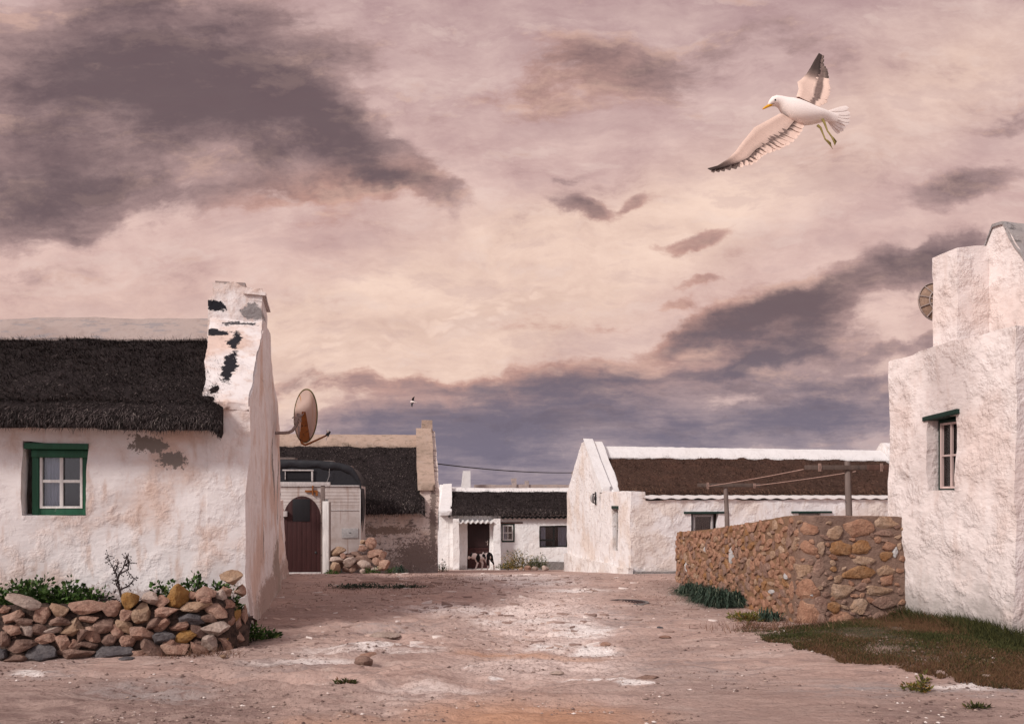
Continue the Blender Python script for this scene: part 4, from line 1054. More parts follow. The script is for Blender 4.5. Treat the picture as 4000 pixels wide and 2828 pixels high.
def rtop(s): return float(np.interp(s, [0, 2, 3.6, 5.0, 5.6, LEN], [.93, 1.06, 1.20, 1.335, 1.345, 1.33]))
test = rbn(1.0); sgn = -1 if test[0] > 0 else 1          # outward = towards the lane and the camera
mb = MB(); NS = 110; NZ = 22; A = []; T_ = []
for i in range(NS+1):
    s_ = LEN*i/NS; p = rbp(s_); nrm = rbn(s_)*sgn; h = rtop(s_)
    A.append([(p[0]+nrm[0]*(.02*(1-z)), p[1]+nrm[1]*(.02*(1-z)), -.15+(h+.15)*z) for z in np.linspace(0, 1, NZ+1)])
    T_.append([(p[0]-nrm[0]*w_, p[1]-nrm[1]*w_, h+.012*math.sin(math.pi*w_/.34)) for w_ in np.linspace(0, .34, 5)])
mb.grid(A, flip=False); mb.grid(T_, flip=False)
mb.grid([[T_[i][-1], (T_[i][-1][0], T_[i][-1][1], -.15)] for i in range(NS+1)])
e = A[-1]; b_ = T_[-1][-1]; mb.add([e[0], e[-1], b_, (b_[0], b_[1], -.15)], [(3, 2, 1, 0)])
e = A[0]; b_ = T_[0][-1]; mb.add([e[0], e[-1], b_, (b_[0], b_[1], -.15)], [(0, 1, 2, 3)])
def mortarmat():
    m, t = mat('brown sandy mortar')
    co = t.n('ShaderNodeTexCoord').outputs['Object']
    sy = t.n('ShaderNodeSeparateXYZ', {0: co}).outputs[1]
    c = t.mix(t.ss(sy, 9.9, 10.6), (.25, .165, .13), (.27, .16, .095))
    c = t.mix(t.m('MULTIPLY', t.ss(t.noise(co, 2.6, 7, .65), .45, .65), .5), c, (.15, .10, .085))
    c = t.mix(t.m('MULTIPLY', t.ss(t.noise(co, 30, 6, .7), .5, .75), .35), c, (.36, .25, .19))
    sz = t.n('ShaderNodeSeparateXYZ', {0: co}).outputs[2]
    h = t.m('ADD', t.noise(co, 9, 6, .6, .5), t.m('MULTIPLY', t.noise(co, 60, 4, .7), .3))
    fin(t, c, .95, t.bump(h, 1.0, .05), .1); return m
M['mortar'] = mortarmat()
wallmats = [M['mortar'], stonemat('pink rubble', (.42, .22, .145), (.54, .32, .22)), stonemat('ochre rubble', (.38, .19, .085), (.47, .28, .16)), stonemat('pale rubble', (.47, .30, .20), (.56, .40, .30)),
            stonemat('grey pink rubble', (.33, .20, .155), (.42, .28, .22)), stonemat('painted white patch', (.68, .66, .66), (.72, .70, .70), .15)]
rng = np.random.default_rng(5)
def inset(s_, z, w_, h_, mi, ang=0, pr=.028, nsub=3):
    V, Fs = facetrock(rng, nsub, .30, 12, .5)
    V = V/np.abs(V).max(axis=0); V[:, 1] = np.clip(V[:, 1]*1.6, -.9, 1)+.05*fbm(V*3, 3, int(rng.integers(1, 999)))*2
    V = V*np.array([w_*1.05, pr, h_*1.05]); c, sn = math.cos(ang), math.sin(ang)
    x = V[:, 0]*c-V[:, 2]*sn; zz = V[:, 0]*sn+V[:, 2]*c
    out = []
    for k in range(len(V)):
        ss_ = min(max(s_+x[k], 0), LEN); p = rbp(ss_); n_ = rbn(ss_)*sgn; over = s_+x[k]-ss_
        out.append((p[0]+n_[0]*(-V[k, 1]-.006+.02*(1-z/1.3)), p[1]+n_[1]*(-V[k, 1]-.006+.02*(1-z/1.3)), min(z+zz[k], rtop(ss_)+.012)))
    mb.add(out, Fs if sgn < 0 else Fs, mi)
# end face: the stones as they sit in the photograph (position along the wall found from the pixel column)
def s_of(px):
    best = min(((abs(2000+F*rbp(q)[0]/rbp(q)[1]-px), q) for q in np.linspace(4.9, LEN, 160))); return best[1]
def zr(x): return (2600+x/2.417)
ST = [(1330, 295, 70, 65, 1), (1595, 315, 62, 60, 3), (1815, 255, 115, 85, 1), (2075, 225, 95, 55, 3), (2050, 318, 85, 25, 4), (1640, 470, 105, 68, 2), (1870, 460, 95, 60, 2),
      (2110, 440, 62, 42, 1), (1340, 470, 70, 65, 1), (1225, 450, 25, 50, 3), (1475, 455, 35, 70, 3), (1850, 575, 95, 40, 3), (2085, 530, 60, 50, 2), (1285, 660, 62, 65, 3), (1450, 640, 50, 80, 4),
      (1590, 655, 30, 22, 2), (1815, 690, 128, 55, 2), (2080, 680, 70, 48, 3), (2095, 760, 62, 48, 1), (1270, 740, 22, 16, 3), (1625, 755, 42, 32, 3), (1325, 850, 78, 90, 1), (1640, 870, 108, 62, 3), (2025, 860, 125, 40, 3),
      (1205, 860, 22, 75, 1), (1830, 830, 55, 40, 4), (1590, 1015, 70, 52, 2), (1825, 1000, 75, 65, 3), (2055, 985, 100, 60, 4), (1465, 1000, 50, 75, 4), (1320, 1105, 85, 120, 1), (1645, 1145, 128, 78, 1), (1465, 1150, 48, 70, 4),
      (1845, 1175, 60, 58, 1), (2020, 1140, 90, 70, 4), (1385, 860, 14, 45, 5), (2160, 500, 20, 45, 5), (1240, 375, 20, 22, 3), (1185, 300, 32, 62, 4), (1490, 800, 26, 24, 4), (1850, 1075, 60, 22, 4), (2060, 390, 40, 16, 4)]
for (x, y, rx, ry, mi) in ST:
    px, py = zr(x), 1950+y/2.417
    q = s_of(px); Yq = rbp(q)[1]
    q1, q2 = s_of(px-rx/2.417), s_of(px+rx/2.417)
    inset(q, CH+(HZ-py)*Yq/F, max(abs(q2-q1)/2, .02)*1.24, ry/2.417*Yq/F*1.22, mi, rng.uniform(-.08, .08), .036 if rx > 60 else .028)
# smaller stones fill the end face, then the lane side
placed = []
for (x, y, rx, ry, mi) in ST:
    q = s_of(zr(x)); Yq = rbp(q)[1]; placed.append((q, CH+(HZ-(1950+y/2.417))*Yq/F, rx/2.417*Yq/F*1.0, ry/2.417*Yq/F*1.0))
n0 = len(placed); tries = 0
while len(placed) < n0+60 and tries < 6000:
    tries += 1
    q = rng.uniform(5.35, LEN-.03); z = rng.uniform(.02, 1.28); w_ = rng.uniform(.025, .075); h_ = rng.uniform(.02, .05)
    if all(((q-a)/(w_+c))**2+((z-b)/(h_+d))**2 > .80 for a, b, c, d in placed):
        placed.append((q, z, w_, h_)); inset(q, z, w_, h_, int(rng.choice([1, 3, 4, 4, 1])), rng.uniform(-.5, .5), .03, 2)
n0 = len(placed)
tries = 0
while len(placed) < n0+330 and tries < 14000:
    tries += 1
    q = rng.uniform(.03, 5.25); z = rng.uniform(.0, rtop(q)-.03); w_ = rng.uniform(.05, .135); h_ = rng.uniform(.03, .085)
    if all(((q-a)/(w_+c)*1.18)**2+((z-b)/(h_+d)*1.18)**2 > .80 for a, b, c, d in placed):
        placed.append((q, z, w_, h_)); mi = rng.choice([1, 1, 1, 3, 4, 4, 2, 1, 1, 1, 1, 4])
        inset(q, z, w_, h_, int(mi), rng.uniform(-.5, .5), .032, 3)
for (px, py, w_, h_) in ((2862, 2170, .11, .13), (2685, 2213, .09, .10), (3078, 2252, .09, .075), (3020, 2309, .09, .05), (2757, 2146, .05, .05)):
    q = min(((abs(2000+F*rbp(a)[0]/rbp(a)[1]-px), a) for a in np.linspace(0, 5.4, 300)))[1]
    inset(q, CH+(HZ-py)*rbp(q)[1]/F, w_, h_, 5, .1, .034, 3)
mb.build('wall', wallmats, RB, ang=30, disp=(.004, 9, 3))
# ================================================================= loose stone wall on the left
CM = {'P': (stonemat('pinkish stone', (.38, .215, .16), (.54, .36, .28)), 'pinkish'), 'O': (stonemat('orange lichened stone', (.36, .18, .055), (.46, .28, .12), lichen=(.50, .30, .10)), 'orange-lichened'),
      'G': (stonemat('slate grey stone', (.12, .108, .115), (.20, .18, .18), lichen=(.30, .28, .28)), 'slate grey'), 'T': (stonemat('tan stone', (.42, .27, .18), (.56, .40, .29)), 'tan'),
      'W': (stonemat('pale cream stone', (.50, .38, .32), (.60, .48, .42)), 'pale cream'), 'B': (stonemat('brown stone', (.24, .15, .12), (.37, .24, .19)), 'brown')}
SL = [(175,325,135,52,-18,'W'),(80,448,92,54,12,'P'),(325,425,76,72,30,'P'),(462,383,78,64,-25,'T'),(685,362,142,55,2,'P'),(878,372,80,82,40,'P'),(1038,310,78,84,0,'O'),(1195,290,92,60,-15,'W'),(1160,412,82,90,-10,'T'),
 (1300,318,72,56,20,'P'),(1432,280,90,92,35,'O'),(1550,268,40,42,0,'P'),(1655,238,92,72,-25,'P'),(1795,268,66,54,-15,'W'),(1885,125,98,68,8,'T'),(1842,232,52,42,-30,'P'),(1575,350,135,48,3,'T'),(1338,400,108,55,5,'P'),
 (1013,425,76,56,-10,'P'),(1765,375,104,76,-30,'P'),(1532,450,124,60,-6,'G'),(1700,445,75,36,-10,'B'),(705,450,90,36,-5,'P'),(590,450,50,42,40,'P'),(468,478,92,46,-10,'B'),(195,475,80,38,0,'B'),(215,508,48,42,-20,'P'),
 (75,545,80,44,-5,'P'),(210,562,78,52,-30,'W'),(312,540,66,52,0,'B'),(565,538,90,68,25,'T'),(405,550,76,42,8,'W'),(705,502,52,24,-3,'O'),(832,522,84,76,20,'B'),(1000,512,76,56,-20,'T'),(1245,500,96,52,32,'B'),(1315,502,80,42,35,'P'),
 (1440,525,96,40,14,'P'),(1125,570,108,66,-20,'P'),(735,592,76,66,-15,'P'),(940,570,66,44,-50,'P'),(1315,605,100,70,15,'G'),(1510,600,88,58,5,'O'),(1585,560,82,54,-15,'B'),(1750,540,116,70,-8,'W'),(350,622,88,42,8,'P'),
 (105,607,56,32,3,'P'),(150,682,120,58,3,'B'),(485,642,62,80,30,'P'),(580,678,62,62,-25,'P'),(883,620,88,58,-5,'B'),(1032,628,70,60,20,'P'),(715,662,92,38,-8,'B'),(1210,692,122,58,-28,'B'),(915,728,170,62,5,'G'),(328,735,122,84,0,'G'),
 (595,750,158,62,6,'B'),(115,782,98,56,-5,'B'),(1125,745,96,48,4,'P'),(1430,712,124,76,0,'P'),(1612,718,80,74,-5,'P'),(1692,662,80,80,-40,'W'),(1805,680,80,78,-35,'P'),(1872,652,48,50,-35,'P'),(1925,605,70,60,-15,'P'),
 (1955,692,50,44,0,'P'),(1853,480,56,54,0,'P'),(1922,500,60,58,-10,'P'),(1905,430,62,56,-20,'O'),(1980,430,32,90,0,'P'),(1955,235,52,62,0,'P'),(735,787,58,26,5,'G'),(15,620,50,64,0,'B'),(5,745,52,50,0,'G'),(12,382,40,36,-20,'P'),
 (655,590,90,56,20,'B'),(1805,608,64,28,-15,'O'),(495,732,66,34,0,'B'),(130,515,40,30,0,'P'),(1200,480,40,30,20,'T'),(1590,650,64,36,10,'B'),(1380,640,66,40,0,'P'),(1840,330,60,46,-10,'P'),(175,640,60,30,0,'B'),(1660,300,70,40,10,'P'),
 (1480,480,50,30,0,'B'),(1960,560,40,36,0,'P'),(1890,370,44,40,0,'T')]
a0 = np.array(G(0, 2590)); a1 = np.array(G(960, 2548))
dirw = (a1-a0)/np.linalg.norm(a1-a0); nw = np.array([-dirw[1], dirw[0]])
def onwall(px, py, back=0.0):
    """where the line of sight meets the leaning front of the heap"""
    lean = .16
    Y = 8.0
    for _ in range(12):
        x = (px-2000)*Y/F; z = CH+(HZ-py)*Y/F
        k = (np.array([x, Y])-a0) @ nw
        along = (np.array([x, Y])-a0) @ dirw
        turn = max(0, along-1.90)*1.5
        want = max(z, 0)*lean+back+turn
        Y += (want-k)/nw[1]
    return Vector(((px-2000)*Y/F, Y, CH+(HZ-py)*Y/F)), along
ORD = 'first second third fourth fifth sixth seventh eighth ninth tenth eleventh twelfth thirteenth fourteenth fifteenth sixteenth seventeenth eighteenth nineteenth twentieth twenty-first twenty-second twenty-third twenty-fourth twenty-fifth'.split()
rows = {}
info = []
for i, (x, y, rx, ry, an, c) in enumerate(SL):
    px, py = x/2.087, 2200+y/2.087
    base = 735+(0 if x < 0 else 0)+(60-60*x/1900) ; h = (base-y)
    top = 470 if x < 1500 else 520
    if y > 640+30*(1-x/1900): row = 'bottom row'
    elif y > 545: row = 'second row up'
    elif y > 465: row = 'middle row'
    elif y > 380: row = 'upper row'
    else: row = 'top row'
    info.append((px, py, rx, ry, an, c, row)); rows.setdefault(row, []).append((x, i))
rank = {}
for r_, l in rows.items():
    for k, (_, i) in enumerate(sorted(l)): rank[i] = k
rng = np.random.default_rng(11)
for i, (px, py, rx, ry, an, c, row) in enumerate(info):
    sz = .5*(rx+ry)/2.087
    p, al = onwall(px, py, .07+(.05 if sz < 24 else 0)+rng.uniform(-.02, .03))
    s_ = F/p.y
    V, Fs = facetrock(rng, 4, .20, 20, .42)
    V = V*(1+.035*fbm(V*7.5+i, 3, i+3)+.02*fbm(V*16, 2, i))[:, None]; V = V/np.abs(V).max(axis=0)
    V = V*np.array([rx/2.087/s_, .5*(rx+ry)/2.087/s_*rng.uniform(.85, 1.1), ry/2.087/s_])*1.05
    a = R(an); q = V.copy(); V[:, 0] = q[:, 0]*math.cos(a)-q[:, 2]*math.sin(a); V[:, 2] = q[:, 0]*math.sin(a)+q[:, 2]*math.cos(a)
    mb = MB(); mb.add(V, Fs)
    o = mb.build('stone', CM[c][0], None, ang=20)
    o.location = p+Vector((0, .04, 0))
    asp = max(rx, ry)/min(rx, ry); shape = 'small' if max(rx, ry) < 55 else ('long' if asp > 1.8 else ('large' if max(rx, ry) > 100 else ('rounded' if asp < 1.25 else 'blocky')))
    tag(o, f'{CM[c][1]} {shape} stone, {ORD[rank[i]]} from left in the {row} of the loose wall', 'stone', 'stones of the loose wall')
# earth and small rubble filling the heap behind its face
mb = MB(); A = []
for t in np.linspace(-.35, 2.22, 60):
    b = a0+dirw*t; tb = max(0, t-1.95)*1.2; hh = .50+.10*sstep(t, 1.2, 1.9); hh *= 1-.55*sstep(t, 1.95, 2.2)
    row = []
    for (k, z) in ((.14, -.05), (.17, .2*hh/.5), (.20, .8*hh), (.30, hh), (.50, hh*.98), (.85, hh*.7), (1.05, hh*.45), (1.2, -.05)):
        q = b+nw*(k+tb); row.append((q[0], q[1], z))
    A.append(row)
mb.grid(A)
soilm, t = mat('dark earth fill'); co = t.n('ShaderNodeTexCoord').outputs['Object']
fin(t, t.mix(t.ss(t.noise(co, 14, 7, .7), .35, .65), (.030, .022, .020), (.12, .08, .065)), .95, t.bump(t.noise(co, 20, 6, .7), 1, .04), .1)
M['soil'] = soilm
tag(mb.build('earth_fill', soilm, None, disp=(.035, 7, 4), ang=60), 'dark earth filling the loose stone wall', None, None, 'stuff')

# ================================================================= heap of stones by the caravan
SP = [(580,1265,66,30,28,'T'),(615,1300,22,24,0,'P'),(662,1338,48,35,20,'W'),(706,1290,54,20,-5,'B'),(766,1322,70,28,-3,'B'),(560,1378,38,48,0,'T'),(575,1325,50,20,-5,'W'),(690,1382,44,34,10,'B'),(764,1362,48,32,-10,'W'),(755,1408,24,20,0,'W'),
 (830,1396,30,18,-10,'W'),(835,1285,58,30,5,'P'),(752,1250,34,26,10,'P'),(756,1200,30,18,15,'T'),(812,1218,44,44,-30,'P'),(750,1226,28,13,0,'W'),(860,1338,40,28,-5,'P'),(905,1362,38,40,-20,'P'),(892,1292,24,30,-20,'P'),(605,1352,24,34,0,'B'),
 (640,1392,30,26,0,'B'),(800,1392,28,24,0,'B'),(650,1305,40,24,0,'B'),(700,1345,40,30,0,'B'),(540,1300,22,22,0,'B'),(870,1385,26,18,0,'T'),(535,1420,30,16,0,'B')]
hrows = {}
for i, q in enumerate(SP):
    r_ = 'top' if q[1] < 1275 else ('middle' if q[1] < 1350 else 'bottom'); hrows.setdefault(r_, []).append((q[0], i))
hr = {i: (r_, k) for r_, l in hrows.items() for k, (_, i) in enumerate(sorted(l))}
for i, (x, y, rx, ry, an, c) in enumerate(SP):
    px, py = 1000+x/1.8027, 1450+y/1.8027
    hgt = (1425-y)/1.8027*19.6/F
    Y = 19.25+hgt*.75+rng.uniform(-.05, .05)+(.25 if c == 'B' else 0); s_ = F/Y
    V, Fs = facetrock(rng, 3, .12, 14, .5); V = V/np.abs(V).max(axis=0)
    V = V*np.array([rx, .5*(rx+ry), ry])/1.8027/s_*1.08
    a = R(an); q = V.copy(); V[:, 0] = q[:, 0]*math.cos(a)-q[:, 2]*math.sin(a); V[:, 2] = q[:, 0]*math.sin(a)+q[:, 2]*math.cos(a)
    mb = MB(); mb.add(V, Fs); o = mb.build('rock', CM[c][0], None, ang=28); p = P(px, py, Y); o.location = (p.x, p.y, max(p.z, float(gz(p.x, p.y))+.02))
    row, k = hr[i]; shape = 'small' if max(rx, ry) < 30 else ('flat' if rx/ry > 1.8 else 'angular')
    tag(o, f'{CM[c][1]} {shape} rock, {ORD[k]} from left, {row} layer of the heap by the caravan', 'rock', 'rocks heaped by the caravan')
# single stones lying about
for (px, py, r_, c, lab, nm, fl) in ((3325, 2413, .10, 'W', 'flat whitish stone in the grass at the foot of the rubble wall', 'stone', .3), (3848, 2668, .042, 'W', 'round cream pebble at the edge of the grass', 'stone', .8),
      (1500, 2485, .15, 'W', 'flat pale slab of rock lying left of the track centre', 'stone', .25), (1412, 2592, .085, 'B', 'dark knobbly rock in the foreground track', 'stone', .7), (1440, 2570, .075, 'P', 'pinkish knobbly rock just behind the dark one in the track', 'stone', .7),
      (2178, 2630, .06, 'W', 'flat cream chip lying in the centre of the track', 'stone', .25), (2578, 2456, .035, 'G', 'small grey stone on the right of the track', 'stone', .7), (2596, 2492, .055, 'P', 'reddish flat stone on the right of the track', 'stone', .4),
      (2530, 2655, .10, 'B', 'grey-brown rock ledge sticking out beside the white patch', 'stone', .35), (665, 2512-0, .0, 'W', '', '', 1), (872, 2567, .03, 'T', 'small tan pebble at the foot of the loose wall', 'stone', .7), (495, 2575, .06, 'G', 'small flat slate at the foot of the loose wall', 'stone', .4),
      (2365, 2522, .06, 'P', 'pinkish stone beside the brightest patch of rock', 'stone', .5)):
    if r_ == 0: continue
    x, y = G(px, py); V, Fs = facetrock(rng, 3, .14, 12, .55); V = V*np.array([r_*1.25, r_, r_*fl]); mb = MB(); mb.add(V, Fs)
    o = mb.build(nm, CM[c][0], None, ang=28); o.location = (x, y, r_*fl*.35+float(gz(x, y))); tag(o, lab, 'stone')
for (px, c, r_, k) in ((2036, 'T', .11, 'leftmost rounded'), (2062, 'P', .17, 'second'), (2090, 'W', .15, 'third, pointed'), (2128, 'W', .17, 'rightmost peaked')):
    g = gp(px, 32.5); V, Fs = facetrock(rng, 3, .14, 12, .55); mb = MB(); mb.add(V*np.array([r_, r_, r_*.8]), Fs); o = mb.build('stone', CM[c][0], None, ang=28); o.location = g+Vector((0, 0, r_*.4))
    tag(o, f'{k} pale stone of the four edging the flowering bush at the far cottage', 'stone', 'stones edging the far bush')
# ================================================================= ground
def groundmat():
    m, t = mat('pink brown dirt and limestone')
    co = t.n('ShaderNodeTexCoord').outputs['Object']
    flat = t.vm('MULTIPLY', co, (1, 1, 0))
    wn = t.noise(flat, 2.2, 5, .6, 0, True)
    fw = t.vm('ADD', flat, t.vm('SCALE', t.vm('SUBTRACT', wn, (.5, .5, .5)), scale=.55))
    st = t.map(flat, rot=(0, 0, R(8)), sc=(.55, 1.5, 1))
    n1 = t.noise(flat, .55, 6, .6); n2 = t.noise(st, 1.6, 9, .68); n3 = t.noise(flat, 26, 7, .72); n4 = t.noise(st, 6, 8, .68, .6)
    def bl(px, py, rx, ry, inner=.2):
        x, y = G(px, py); return t.blob(fw, (x, y, 0), (rx, ry, 1), 0, inner)
    def tot(l):
        s_ = None
        for q in l:
            b = t.m('MULTIPLY', bl(*q[:4]), q[4]); s_ = b if s_ is None else t.m('ADD', s_, b)
        return s_
    c = t.mix(t.ss(n1, .36, .64), (.46, .335, .295), (.54, .375, .32))
    c = t.mix(t.m('MULTIPLY', t.ss(n2, .50, .64), .60), c, (.31, .20, .17))
    c = t.mix(t.m('MULTIPLY', t.ss(n2, .44, .36), .5), c, (.66, .53, .48))
    c = t.mix(t.m('MULTIPLY', t.ss(n4, .53, .62), .65), c, (.30, .215, .195))
    c = t.mix(t.m('MULTIPLY', t.ss(n4, .43, .36), .32), c, (.60, .49, .43))
    painted_sheen = tot([(2150, 2420, 1.3, 3.2, .9), (2150, 2600, 1.4, .9, .7), (2100, 2260, 1.6, 7, .6)])  # bright sheen along the lane centre, painted into the ground colour
    c = t.mix(t.m('MULTIPLY', t.m('MULTIPLY', painted_sheen, t.ss(n3, .3, .6)), .85, clamp=True), c, (.88, .74, .69))
    darkz = tot([(300, 2800, 2.2, .9, .9), (3300, 2800, 1.6, .7, .6), (650, 2740, 1.6, 1.1, .8), (150, 2720, 1.6, 1.3, .6), (1150, 2400, 1.3, 1.5, .75), (3000, 2700, 1.5, .9, .35), (3800, 2790, 1.0, .8, .6), (1400, 2330, 1.6, 2.5, .35), (3350, 2560, 1.0, 1.2, .4), (2650, 2300, .6, 2.2, .6), (900, 2600, .9, .6, .35)])  # edge darkening painted into the colour, plus brown gravel by the cottage
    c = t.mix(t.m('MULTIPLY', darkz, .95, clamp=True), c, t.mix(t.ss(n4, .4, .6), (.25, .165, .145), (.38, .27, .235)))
    grey = tot([(600, 2700, .9, .5, .8), (150, 2640, .7, .35, .7), (1500, 2450, 1.0, .7, .55), (2400, 2420, 1.2, 1.6, .55), (2650, 2600, 1.0, 1.2, .45), (3700, 2700, 1.3, .3, .8), (1050, 2600, .7, .6, .5), (3300, 2700, .8, .5, .5)])
    c = t.mix(t.m('MULTIPLY', t.m('MULTIPLY', grey, t.ss(n4, .36, .6)), .75, clamp=True), c, (.34, .31, .31))
    orange = tot([(2080, 2800, 1.3, .75, .8), (2000, 2552, .75, .30, .8), (2250, 2570, .5, .2, .5), (1300, 2830, .8, .3, .4)])
    c = t.mix(t.m('MULTIPLY', orange, .75, clamp=True), c, (.56, .27, .13))
    pale = tot([(2280, 2470, .48, .6, 1.1), (2190, 2515, .5, .32, 1.0), (2330, 2540, .34, .19, 1.8), (2500, 2672, .26, .085, 1.8), (2330, 2662, .40, .055, 1.2), (1975, 2646, .09, .045, 1.0), (1880, 2600, .35, .07, .7), (2100, 2275, 1.1, .8, .7),
                (2250, 2305, .9, .6, .8), (1800, 2390, 1.3, .6, .5), (1450, 2540, 1.2, .4, .55), (1200, 2590, .9, .3, .5), (2050, 2430, .9, .5, .45), (2000, 2250, 1.5, 2.5, .4), (1750, 2370, .9, .6, .35), (3750, 2690, .5, .12, .7), (120, 2622, .3, .1, .8), (1700, 2700, .8, .4, .3)])
    pm = t.m('MULTIPLY', pale, t.ss(t.m('ADD', t.m('MULTIPLY', n2, .5), t.m('MULTIPLY', n4, .5)), .60, .47))
    pm = t.m('MULTIPLY', pm, t.ss(t.m('ADD', n3, t.m('MULTIPLY', n4, .4)), .42, .72))
    c = t.mix(t.m('MULTIPLY', pm, 1.6, clamp=True), c, (.88, .81, .78))
    damp = tot([(2200, 2450, 1.3, 3.0, 1.4), (2150, 2700, 1.3, 1.0, 1.0), (2100, 2260, 1.2, 6, .9)])
    moss = tot([(1500, 2270, .9, .9, .8), (1640, 2285, .7, .8, .7), (1750, 2250, .8, 1.6, .5), (1350, 2675, .14, .06, 1.0), (3000, 2440, .6, .9, .6), (1100, 2450, .4, .4, .5)])
    c = t.mix(t.m('MULTIPLY', t.m('MULTIPLY', moss, t.ss(n4, .42, .56)), .9, clamp=True), c, (.13, .065, .045))
    # grass side
    gr = tot([(3300, 2500, .9, .9, 1.2), (3700, 2560, 1.1, .8, 1.4), (3950, 2620, 1.0, .5, 1.3), (3150, 2500, .45, .35, 1.0), (3450, 2600, .7, .22, 1.0)])
    c = t.mix(t.m('MULTIPLY', gr, 1.0, clamp=True), c, t.mix(t.ss(n4, .4, .6), (.050, .045, .018), (.095, .060, .030)))
    c = t.mix(t.ss(n3, .30, .52), t.mix(.55, (.10, .07, .06), c), c)
    c = t.mix(t.m('MULTIPLY', t.ss(n3, .62, .72), .35), c, (.62, .52, .47))
    h = t.m('ADD', t.m('ADD', t.m('MULTIPLY', n3, .28), t.m('MULTIPLY', n4, .9)), t.m('MULTIPLY', n2, .9))
    nr = t.bump(h, 1.0, .065)
    fin(t, c, t.m('SUBTRACT', t.ss(pm, .1, .9, .9, .42), t.m('MULTIPLY', t.m('MULTIPLY', damp, t.ss(n4, .58, .44)), .36)), nr, .5)
    return m
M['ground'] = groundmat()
def gsurf(x, y):
    z = gz(x, y)
    p = np.column_stack([x, y, 0*x])
    near = np.clip((34-y)/10, 0, 1)
    rock = np.exp(-((x+.4)/2.6)**2-((y-10.2)/3.6)**2)+.7*np.exp(-((x+2.0)/2.2)**2-((y-6.7)/1.2)**2)+.5*np.exp(-((x+1.2)/3.0)**2-((y-17.5)/2.5)**2)
    rock = np.clip(rock, 0, 1)
    st = p*np.array([1.2, 3.4, 1])
    led = fbm(st*1.1, 4, 21); led = np.round(led*9)/9*.6+led*.4                 # ledges of bedded rock
    z = z+near*(.030*fbm(p*.7, 3, 2)+.010*fbm(p*4, 3, 9)+.006*fbm(p*15, 2, 10)+rock*(.15*led+.055*fbm(st*4.5, 4, 22)))
    return z
def gline(a, b, n, p): return a+(b-a)*np.linspace(0, 1, n)**p
ys = np.r_[np.geomspace(3.2, 40, 620), np.geomspace(42, 7000, 40)]
us = np.linspace(-1, 1, 560)
A = np.zeros((len(ys), len(us), 3))
for i, y in enumerate(ys):
    half = max(4.5, y*.80+1.0); A[i, :, 0] = us*half; A[i, :, 1] = y
A[:, :, 2] = gsurf(A[:, :, 0].ravel(), A[:, :, 1].ravel()).reshape(A.shape[:2])
n_, m__ = A.shape[:2]
me = bpy.data.meshes.new('ground')
me.vertices.add(n_*m__); me.vertices.foreach_set('co', A.ravel())
ii, jj = np.meshgrid(np.arange(n_-1), np.arange(m__-1), indexing='ij')
q = np.stack([ii*m__+jj, ii*m__+jj+1, (ii+1)*m__+jj+1, (ii+1)*m__+jj], -1).reshape(-1, 4)
me.loops.add(q.size); me.loops.foreach_set('vertex_index', q.ravel().astype(np.int32))
me.polygons.add(len(q)); me.polygons.foreach_set('loop_start', np.arange(0, q.size, 4, dtype=np.int32)); me.polygons.foreach_set('loop_total', np.full(len(q), 4, np.int32))
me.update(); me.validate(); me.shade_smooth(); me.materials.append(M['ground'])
go = bpy.data.objects.new('ground', me); COL.objects.link(go); tag(go, kind='structure')
# ground beside and behind the photographer
mb = MB(); mb.patch((-60, -60, -.02), (60, -60, -.02), (60, 3.3, -.02), (-60, 3.3, -.02), 6)
mb.patch((-300, 3.3, -.06), (-4.0, 3.3, -.06), (-12.0, 14, -.06), (-300, 14, -.06), 20); mb.patch((4.0, 3.3, -.06), (300, 3.3, -.06), (300, 14, -.06), (12, 14, -.06), 20)
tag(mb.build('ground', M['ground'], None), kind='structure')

# manhole cover
x, y = G(2448, 2356)
MH = thing('manhole_cover', (x, y, float(gz(x, y))+.025), 0, 'round dark manhole cover set in the track', 'manhole cover')
mb = MB(); A = [[(r*math.cos(a), r*math.sin(a), h) for a in np.linspace(0, 2*math.pi, 41)] for r, h in ((0, .0), (.265, .0), (.275, .004), (.285, -.01))]
mb.grid(A, flip=True)
for k in range(-5, 6):
    for l in range(-5, 6):
        if (k*.045)**2+(l*.045)**2 < .056: mb.box(k*.045-.012, k*.045+.012, l*.045-.012, l*.045+.012, .0005, .005)
mb.build('lid', M['rust_iron'] if 'rust_iron' in M else M['door_dark'], MH, Matrix.Translation((0, 0, -.006)))
mb = MB(); A = [[(r*math.cos(a), r*math.sin(a), h) for a in np.linspace(0, 2*math.pi, 41)] for r, h in ((.292, -.03), (.292, .003), (.33, .0), (.34, -.04))]
mb.grid(A, flip=True); mb.build('frame', M['concrete'], MH)

